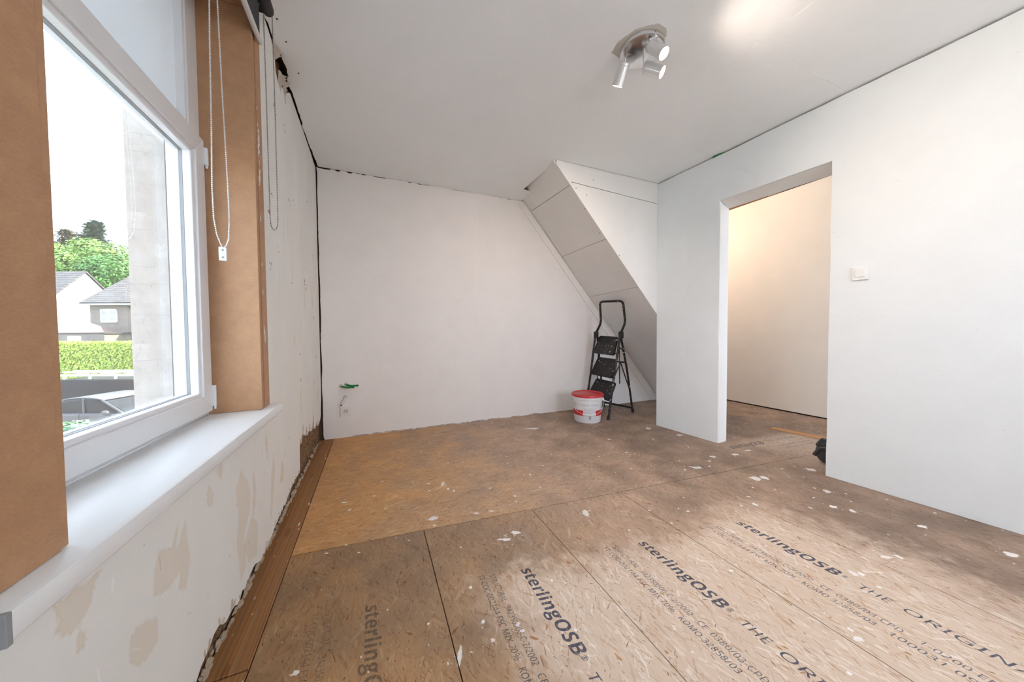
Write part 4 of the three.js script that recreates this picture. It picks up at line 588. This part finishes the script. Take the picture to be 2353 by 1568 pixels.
// ---------------------------------------------------------------- outside
const EX = V(0.4201, 0, 3.2046), E1 = V(0.9180, 0, 0.3966), E3 = V(0.3966, 0, -0.9180), TURN = -0.4078;
const out = (a, c, y) => EX.clone().addScaledVector(E1, a).addScaledVector(E3, c).setY(y);
const at = (a, c, y) => out(a, c, y).toArray();
{
  const ground = structure('ground', 'street, verge and gardens outside');
  const [c, g] = canvas(256, 256), R = rng(101); g.fillStyle = 'rgb(168,167,164)'; g.fillRect(0, 0, 256, 256); for (let k = 0; k < 4000; k++) { const t = 145 + R() * 50; g.fillStyle = `rgba(${t | 0},${t | 0},${t | 0},.4)`; g.fillRect(R() * 256, R() * 256, 2, 2); }
  const strip = (c0, c1, y0, y1) => { const g2 = new THREE.BufferGeometry(), p = [out(-90, c0, y0), out(40, c0, y0), out(40, c1, y1), out(-90, c1, y1)]; g2.setAttribute('position', new THREE.Float32BufferAttribute([p[0], p[1], p[2], p[0], p[2], p[3]].flatMap((v) => v.toArray()), 3)); g2.computeVertexNormals(); return metreUV(g2, 2); };
  const lawn = (() => { const [c2, g2] = canvas(256, 256); g2.fillStyle = 'rgb(72,98,48)'; g2.fillRect(0, 0, 256, 256); for (let k = 0; k < 6000; k++) { g2.fillStyle = `rgba(${60 + R() * 60 | 0},${90 + R() * 60 | 0},${30 + R() * 30 | 0},.5)`; g2.fillRect(R() * 256, R() * 256, 1, 4); } return new THREE.MeshStandardMaterial({ map: tex(c2), roughness: 1, side: THREE.DoubleSide }); })();
  mesh('street', strip(-60, 16.2, -2.8, -2.8), new THREE.MeshStandardMaterial({ map: tex(c), roughness: 0.9, side: THREE.DoubleSide }), ground);
  mesh('bank', strip(16.2, 17.2, -2.8, -1.7), lawn, ground); mesh('garden_lawn', strip(17.2, 140, -1.7, -1.7), lawn, ground);
  // raised front garden under the window
  const fg = mesh('front_garden', (() => { const q = new THREE.BoxGeometry(9, 0.4, 3.2); q.rotateY(TURN); const p = out(-9.2, 6.4, -1.45); q.translate(p.x, p.y, p.z); return metreUV(q, 2); })(), lawn, ground);
}
function leafCloud(n, place, size, seed, squash = 1) {
  const R = rng(seed), pos = [], nor = [], col = [];
  for (let i = 0; i < n; i++) { const [p, o] = place(R, i), s = size * (0.6 + 0.8 * R()), a = R() * 6.3, t = o.clone().normalize(), u = V(R() - 0.5, R() - 0.5, R() - 0.5).cross(t).normalize(), w = t.clone().cross(u), x = u.clone().multiplyScalar(Math.cos(a)).addScaledVector(w, Math.sin(a)), y = t.clone().cross(x).multiplyScalar(0.55).addScaledVector(t, (R() - 0.5) * 0.8);
    const q = [p.clone().addScaledVector(x, -s), p.clone().addScaledVector(y, -s * squash), p.clone().addScaledVector(x, s), p.clone().addScaledVector(y, s * squash)]; const nn = x.clone().cross(y).normalize(); const tone = 0.55 + 0.75 * R(), hue = 0.9 + 0.2 * R(); for (const k of [0, 1, 2, 0, 2, 3]) { pos.push(q[k].x, q[k].y, q[k].z); nor.push(nn.x, nn.y, nn.z); col.push(tone * hue, tone, tone * (1.9 - hue)); } }
  const g = new THREE.BufferGeometry(); g.setAttribute('position', new THREE.Float32BufferAttribute(pos, 3)); g.setAttribute('normal', new THREE.Float32BufferAttribute(nor, 3)); g.setAttribute('color', new THREE.Float32BufferAttribute(col, 3)); return g;
}
const leafMat = (rgb) => phys(rgb, { roughness: 0.7, side: THREE.DoubleSide, vertexColors: true });
const bark = std([0.1, 0.075, 0.055], { roughness: 1 });
function crownTree(name, label, a, c, base, cy, rx, ry, rgb, n, seed, leaf = 0.15, blobs = 22) {
  const o = thing(name, label, 'tree', at(a, c, base)), B = [], R = rng(seed); for (let i = 0; i < blobs; i++) { const t = R() * 6.3, u = R() * 2 - 1, k = Math.sqrt(1 - u * u) * 0.62; B.push([V(Math.cos(t) * k * rx, cy - base + u * ry * 0.62, Math.sin(t) * k * rx), (0.3 + 0.2 * R()) * Math.min(rx, ry)]); }
  mesh('foliage', leafCloud(n * 3.4, (Q) => { const [p, r] = B[Math.floor(Q() * B.length)], d = V(Q() - 0.5, Q() - 0.42, Q() - 0.5).normalize(); return [p.clone().addScaledVector(d, r * (0.75 + 0.3 * Q())), d.clone().add(V(0, 0.4, 0))]; }, leaf, seed + 1), leafMat(rgb), o);
  const tr = [rod(V(0, 0, 0), V(0, cy - base, 0), 0.28, 0.14)]; for (let i = 0; i < 7; i++) tr.push(rod(V(0, (cy - base) * (0.5 + 0.06 * i), 0), B[i % blobs][0], 0.09, 0.03, 6)); mesh('trunk', merge(tr), bark, o); return o;
}
function conifer(label, a, c, base, top, r, rgb, seed, loose = 1) {
  const o = thing('conifer', label, 'tree', at(a, c, base)), h = top - base, R = rng(seed), tr = [rod(V(0, 0, 0), V(0, h * 0.98, 0), 0.3, 0.04)], L = [];
  for (let k = 0; k < 110; k++) { const f = 0.32 + 0.66 * (k / 110), t = k * 2.4 + R(), len = r * (1.06 - f) * 1.5 * (0.7 + 0.5 * R()), e = V(Math.cos(t) * len, h * f + len * 0.12, Math.sin(t) * len); tr.push(rod(V(0, h * f, 0), e, 0.05, 0.015, 5)); L.push([V(0, h * f, 0), e]); }
  mesh('trunk', merge(tr), bark, o);
  mesh('needles', leafCloud(24000 * loose, (Q) => { const [p, q] = L[Math.floor(Q() * L.length)], m = p.clone().lerp(q, 0.2 + 0.85 * Q()); return [m.add(V((Q() - 0.5) * 0.7, (Q() - 0.45) * 0.8, (Q() - 0.5) * 0.7)), V(Q() - 0.5, 1, Q() - 0.5)]; }, 0.22, seed + 1, 0.5), leafMat(rgb), o);
}
{
  const G = [0.13, 0.24, 0.05];
  conifer('tall dark conifer rising above the roofs outside', -64, 50, -1.7, 18.6, 4.2, [0.05, 0.1, 0.07], 111);
  conifer('sparse reddish conifer at the edge of the window lining', -73.5, 54, -1.7, 18.6, 6.0, [0.12, 0.11, 0.085], 113, 0.7);
  crownTree('leafy_tree', 'light green tree behind the white gable', -56.5, 42, -1.7, 9.0, 5.2, 4.4, [0.14, 0.26, 0.05], 6500, 121);
  crownTree('leafy_tree', 'bright green tree left of the gable ridge, next to the window lining', -62, 43, -1.7, 9.0, 4.8, 4.4, [0.14, 0.28, 0.07], 5500, 123);
  crownTree('leafy_tree', 'mid green tree between the two roofs', -50.5, 40, -1.7, 8.6, 4.4, 4.0, [0.15, 0.28, 0.06], 5500, 125);
  crownTree('leafy_tree', 'deeper green tree above the brick house roof', -45.2, 37.5, -1.7, 6.8, 3.4, 3.2, [0.05, 0.17, 0.03], 4200, 127);
  // clipped hedge
  const hd = thing('hedge', 'clipped yellow-green hedge behind the parked van', 'hedge', at(-21.5, 17.8, -1.7), TURN);
  mesh('foliage', leafCloud(26000, (Q) => { const f = Q(); const p = f < 0.6 ? V((Q() - 0.5) * 13, Q() * 2.2, 0.75 + 0.16 * (Q() - 0.5)) : V((Q() - 0.5) * 13, 2.18 + 0.2 * (Q() - 0.5), (Q() - 0.5) * 1.6); return [p, f < 0.6 ? V((Q() - 0.5), Q() * 0.9, 1) : V(Q() - 0.5, 1, Q() - 0.3)]; }, 0.06, 131, 0.8), leafMat([0.3, 0.42, 0.07]), hd);
  mesh('inner_twigs', bx(13, 2.1, 1.3, 0, 1.06, 0), std([0.2, 0.24, 0.09], { roughness: 1 }), hd);
  // shrubs in the raised front garden
  for (let k = 0; k < 5; k++) {
    const a = -8.9 + k * 0.86, s = thing('flowering_shrub', ['low shrub with white flowers under the window, the one nearest the near lining', 'low shrub with white flowers under the window, second from the near lining', 'low shrub with white flowers under the window, third from the near lining', 'low shrub with white flowers under the window, fourth from the near lining', 'low shrub with white flowers under the window, furthest from the near lining'][k], 'shrub', at(a, 5.6 + 0.25 * (k % 2), -1.25), 0, 'shrubs under the window');
    mesh('foliage', leafCloud(420, (Q) => { const d = V(Q() - 0.5, Q() - 0.2, Q() - 0.5).normalize(); return [d.clone().multiplyScalar(0.36 * (0.7 + 0.4 * Q())).add(V(0, 0.22, 0)), d]; }, 0.05, 140 + k), leafMat([0.06, 0.2, 0.09]), s);
    mesh('blossom', leafCloud(110, (Q) => { const d = V(Q() - 0.5, Q() * 0.8, Q() - 0.5).normalize(); return [d.clone().multiplyScalar(0.4).add(V(0, 0.22, 0)), d]; }, 0.028, 150 + k, 1), leafMat([0.75, 0.78, 0.75]), s);
  }
}
// ---- houses
const tileTex = (() => { const [c, g] = canvas(256, 256), R = rng(161); for (let j = 0; j < 8; j++) for (let i = 0; i < 8; i++) { const t = 74 + R() * 20; g.fillStyle = `rgb(${t | 0},${t * 0.97 | 0},${t * 0.96 | 0})`; g.fillRect(i * 32, j * 32, 32, 32); g.fillStyle = 'rgb(40,38,38)'; g.fillRect(i * 32, j * 32 + 26, 32, 6); g.fillStyle = 'rgba(48,46,46,.8)'; g.fillRect(i * 32 + 26, j * 32, 5, 32); g.fillStyle = 'rgba(108,104,103,.5)'; g.fillRect(i * 32 + 6, j * 32 + 3, 12, 20); } return tex(c); })();
const tileMat = new THREE.MeshStandardMaterial({ map: tileTex, roughness: 0.8, bumpMap: tileTex, bumpScale: 0.03 });
const brickTex = (() => { const [c, g] = canvas(256, 256), R = rng(162); g.fillStyle = 'rgb(140,134,128)'; g.fillRect(0, 0, 256, 256); for (let j = 0; j < 16; j++) for (let i = -1; i < 5; i++) { const t = R(); g.fillStyle = `rgb(${88 + t * 30 | 0},${82 + t * 28 | 0},${77 + t * 26 | 0})`; g.fillRect(i * 52 + (j % 2) * 26, j * 16 + 2, 48, 12); } return tex(c); })();
const brickMat = new THREE.MeshStandardMaterial({ map: brickTex, roughness: 0.95 });
const whiteWall = std([0.7, 0.7, 0.69], { roughness: 0.9 }), frameW = std([0.72, 0.72, 0.72], { roughness: 0.5 }), pane = std([0.2, 0.22, 0.23], { roughness: 0.12 });
function roofPlane(name, pts, parent) { const g = new THREE.BufferGeometry(), t = 0.12, up = pts.map((p) => p.clone().add(V(0, t, 0))), pos = [], f = (a, b, c, d) => { for (const v of [a, b, c, a, c, d]) pos.push(v.x, v.y, v.z); }; f(...up); f(pts[3], pts[2], pts[1], pts[0]); for (let i = 0; i < 4; i++) { const j = (i + 1) % 4; f(pts[i], pts[j], up[j], up[i]); } g.setAttribute('position', new THREE.Float32BufferAttribute(pos, 3)); g.computeVertexNormals(); const o = pts[0], u = new THREE.Vector3().subVectors(pts[1], pts[0]).normalize(), v = new THREE.Vector3().subVectors(pts[3], pts[0]).normalize(); mapUV(g, (x, y, z) => { const d = V(x, y, z).sub(o); return [d.dot(u) / 2.2, d.dot(v) / 2.6]; }); const m = mesh(name, g, tileMat, parent); m.material.side = THREE.DoubleSide; return m; }
{
  // local x along E1, local z towards the viewer (minus E3)
  const h = thing('house', 'white rendered house with its gable end towards the window', 'house', at(-40, 30.4, -1.7), TURN);
  const gable = poly([[-3, 0], [3, 0], [3, 5.05], [0, 8.4], [-3, 5.05]]); const gg = extrude(gable, 12); gg.rotateY(-Math.PI / 2); mesh('gable_wall', gg, whiteWall, h);
  roofPlane('roof', [V(-12.2, 4.95, 3.25), V(0.12, 4.95, 3.25), V(0.12, 8.5, 0), V(-12.2, 8.5, 0)], h); roofPlane('roof', [V(0.12, 4.95, -3.25), V(-12.2, 4.95, -3.25), V(-12.2, 8.5, 0), V(0.12, 8.5, 0)], h);
  mesh('roof_vent', bx(0.35, 0.16, 0.3, -3.4, 7.62, 1.0), std([0.12, 0.12, 0.12]), h);
  const b = thing('house', 'grey brick house with a white casement window and tiled roof', 'house', at(-35.3, 27, -1.7), TURN);
  mesh('brick_wall', metreUV(bx(9.5, 5.2, 7, 4.75, 2.6, -3.5), 1.1), brickMat, b);
  roofPlane('roof', [V(-0.35, 5.2, 0.4), V(9.8, 5.2, 0.4), V(9.8, 8.2, -3.5), V(-0.35, 8.2, -3.5)], b); roofPlane('roof', [V(9.8, 5.2, -7.4), V(-0.35, 5.2, -7.4), V(-0.35, 8.2, -3.5), V(9.8, 8.2, -3.5)], b);
  mesh('gutter', rod(V(-0.35, 5.14, 0.42), V(9.8, 5.14, 0.42), 0.07), std([0.55, 0.6, 0.6]), b);
  const win = (x0, x1, y0, y1) => { const f = mesh('window', merge([bx(x1 - x0, 0.1, 0.12, (x0 + x1) / 2, y0, 0.02), bx(x1 - x0, 0.1, 0.12, (x0 + x1) / 2, y1, 0.02), bx(0.1, y1 - y0, 0.12, x0, (y0 + y1) / 2, 0.02), bx(0.1, y1 - y0, 0.12, x1, (y0 + y1) / 2, 0.02), bx(0.14, y1 - y0, 0.12, (x0 + x1) / 2, (y0 + y1) / 2, 0.02)]), frameW, b); for (const [p, q] of [[x0, (x0 + x1) / 2], [(x0 + x1) / 2, x1]]) { mesh('pane', bx(q - p, y1 - y0, 0.02, (p + q) / 2, (y0 + y1) / 2, 0.01), pane, f); const s = []; for (let k = 0; k < 7; k++) s.push(bx((q - p) * 0.8, 0.06, 0.015, (p + q) / 2, y0 + (k + 1) * (y1 - y0) / 8, 0.028)); mesh('blind_slats', merge(s), std([0.5, 0.5, 0.48]), f); } };
  win(1.0, 2.25, 3.7, 4.72); win(1.0, 2.35, 1.05, 2.45);
  mesh('wall_lamp', merge([bx(0.3, 0.1, 0.2, 3.3, 4.95, 0.1)]), std([0.1, 0.1, 0.1]), b);
  mesh('soldier_course', metreUV(bx(9.5, 0.22, 0.03, 4.75, 2.75, 0.012), 0.6), brickMat, b);
  const ga = thing('garage', 'low brick garage with a brown pointed roof in front of the white gable', 'garage', at(-32.6, 24, -1.7), TURN);
  mesh('brick_wall', metreUV(bx(4.4, 2.75, 2.7, 0, 1.375, -1.35), 1.1), new THREE.MeshStandardMaterial({ map: brickTex, color: 0xffffff, roughness: 0.95 }), ga);
  const py = new THREE.ConeGeometry(1.5, 0.85, 4, 1); py.rotateY(Math.PI / 4); py.translate(-0.1, 3.15, -1.0); mesh('pointed_roof', py, std([0.2, 0.13, 0.11], { roughness: 0.9 }), ga);
  mesh('roof_edge', bx(4.6, 0.1, 2.8, 0, 2.76, -1.35), std([0.05, 0.05, 0.055]), ga);
  mesh('window', bx(1.0, 0.7, 0.06, 0.0, 2.2, 0.01), frameW, ga); mesh('shed_cover', bx(1.5, 0.7, 1.2, 1.3, 1.85, 0.8), std([0.05, 0.05, 0.055]), ga); mesh('shed_wall', bx(1.4, 1.5, 1.1, 1.3, 0.75, 0.8), std([0.12, 0.12, 0.12]), ga);
  const cb = tag(mesh('overhead_cable', new THREE.TubeGeometry(new THREE.QuadraticBezierCurve3(out(-45, 27.2, 3.75), out(-40, 26.6, 3.3), out(-35.6, 26.2, 3.55)), 30, 0.02, 5), std([0.06, 0.06, 0.06])), 'thin overhead cable crossing the white gable', 'cable');
}
// ---- parked van and car
{
  const paint = phys([0.022, 0.023, 0.025], { roughness: 0.35, specularIntensity: 0.15 }), glassD = phys([0.02, 0.022, 0.024], { roughness: 0.08, specularIntensity: 0.25 }), tyre = std([0.02, 0.02, 0.02]), alloy = std([0.4, 0.4, 0.41], { metalness: 0.8, roughness: 0.35 }), seam = std([0.008, 0.008, 0.008]);
  const wheelAt = (o, x, z, r) => { const w = new THREE.CylinderGeometry(r, r, 0.22, 28); w.rotateX(Math.PI / 2); w.translate(x, r, z); const m = mesh('wheel', w, tyre, o); const q = new THREE.CylinderGeometry(r * 0.64, r * 0.64, 0.23, 20); q.rotateX(Math.PI / 2); q.translate(x, r, z); mesh('rim', q, alloy, m); };
  const shp = (pts) => { const s = new THREE.Shape(); s.moveTo(...pts[0]); s.splineThru(pts.slice(1).map(([a, b]) => new THREE.Vector2(a, b))); s.closePath(); return s; };
  const van = thing('van', 'black panel van with a white roof rack parked by the hedge', 'van', at(-16.9, 14.6, -2.8), TURN);
  const vb = extrude(poly([[-2.6, 0.3], [2.45, 0.3], [2.6, 0.75], [2.45, 1.1], [1.75, 1.2], [1.15, 1.9], [0.9, 1.97], [-2.45, 1.97], [-2.62, 1.8]]), 1.9, 0.06); vb.translate(0, 0, -0.95); van.scale.y = 0.93; mesh('body', vb, paint, van);
  mesh('window', slabXY([[0.25, 1.25], [1.5, 1.25], [1.08, 1.82], [0.25, 1.82]], 0.955, 0.012), glassD, van); mesh('window', slabXY([[-1.2, 1.25], [0.1, 1.25], [0.1, 1.8], [-1.2, 1.8]], 0.955, 0.008), glassD, van); mesh('window', slabXY([[-2.45, 1.25], [-1.35, 1.25], [-1.35, 1.8], [-2.45, 1.8]], 0.955, 0.008), glassD, van);
  for (const x of [-1.28, 0.17, 1.35]) mesh('door_seam', bx(0.02, 1.4, 0.01, x, 1.1, 0.962), seam, van);
  mesh('sliding_rail', bx(1.2, 0.03, 0.015, -1.9, 1.12, 0.962), seam, van); mesh('door_handle', bx(0.2, 0.04, 0.03, -1.05, 1.05, 0.97), seam, van); mesh('door_handle', bx(0.2, 0.04, 0.03, 0.35, 1.05, 0.97), seam, van);
  wheelAt(van, -1.75, 0.85, 0.34); wheelAt(van, 1.65, 0.85, 0.34); wheelAt(van, -1.75, -0.85, 0.34); wheelAt(van, 1.65, -0.85, 0.34);
  const rack = mesh('roof_rack', merge([bx(3.9, 0.08, 0.06, -0.6, 2.15, 0.85), bx(3.9, 0.08, 0.06, -0.6, 2.15, -0.85), ...[-2.3, -1.2, -0.1, 1.0].map((x) => bx(0.06, 0.2, 0.06, x, 2.05, 0.85)), ...[-2.3, -1.2, -0.1, 1.0].map((x) => bx(0.06, 0.2, 0.06, x, 2.05, -0.85)), ...[-2.3, -1.2, -0.1, 1.0].map((x) => bx(0.06, 0.05, 1.7, x, 2.15, 0))]), std([0.62, 0.62, 0.62]), van);
  const ld = thing('roof_ladder', 'pale aluminium ladder lying on the van roof rack', 'ladder', at(-17.4, 14.35, -2.8 + 2.085), TURN); mesh('stile', bx(4.3, 0.07, 0.035, 0, 0.035, 0.4), std([0.66, 0.66, 0.67], { metalness: 0.3, roughness: 0.4 }), ld); mesh('stile', bx(4.3, 0.07, 0.035, 0, 0.035, 0.05), std([0.66, 0.66, 0.67], { metalness: 0.3, roughness: 0.4 }), ld); for (let k = 0; k < 15; k++) mesh('rung', bx(0.035, 0.03, 0.34, -2.0 + k * 0.285, 0.04, 0.225), std([0.45, 0.45, 0.46], { metalness: 0.4, roughness: 0.4 }), ld);
  const car = thing('car', 'silver grey saloon car parked in front of the black van', 'car', at(-14.6, 11.9, -2.8), TURN); car.scale.y = 1.07;
  const silver = phys([0.075, 0.075, 0.078], { metalness: 0.1, roughness: 0.3, specularIntensity: 0.4 });
  const cb = extrude(shp([[-2.2, 0.35], [-2.25, 0.75], [-2.0, 0.93], [-1.0, 0.95], [0.6, 0.94], [1.6, 0.86], [2.15, 0.7], [2.25, 0.5], [2.15, 0.28], [0, 0.2], [-2.1, 0.25]]), 1.68, 0.06); cb.translate(0, 0, -0.84); mesh('body', cb, silver, car);
  const cg = extrude(shp([[-1.85, 0.88], [-1.25, 1.3], [-0.6, 1.42], [0.05, 1.4], [0.55, 1.2], [1.05, 0.88], [0, 0.85]]), 1.36, 0.08); cg.translate(0, 0, -0.68); mesh('glasshouse', cg, glassD, car);
  const roof = extrude(shp([[-1.5, 1.24], [-1.1, 1.38], [-0.6, 1.445], [0.0, 1.43], [0.3, 1.345], [-0.2, 1.385], [-0.8, 1.385], [-1.2, 1.3]]), 1.4, 0.03); roof.translate(0, 0, -0.7); mesh('roof', roof, silver, car);
  for (const [x0, y0, x1, y1] of [[0.3, 1.35, 1.08, 0.9], [-0.35, 1.41, -0.3, 0.92], [-1.85, 0.9, -1.3, 1.3]]) for (const z of [-0.775, 0.775]) mesh('pillar', rod(V(x0, y0, z * 0.96), V(x1, y1, z), 0.035, 0.04, 8), silver, car);
  mesh('wing_mirror', (() => { const q = new THREE.SphereGeometry(0.1, 14, 10); q.scale(1.1, 0.8, 0.9); q.translate(0.62, 0.98, 0.93); return q; })(), silver, car); for (const x of [-0.33, 0.75]) mesh('door_seam', bx(0.012, 0.6, 0.01, x, 0.62, 0.9), seam, car); mesh('door_handle', bx(0.2, 0.03, 0.03, -0.1, 0.82, 0.905), silver, car);
  wheelAt(car, -1.4, 0.76, 0.32); wheelAt(car, 1.42, 0.76, 0.32); wheelAt(car, -1.4, -0.76, 0.32); wheelAt(car, 1.42, -0.76, 0.32);
}

renderer.render(scene, camera);
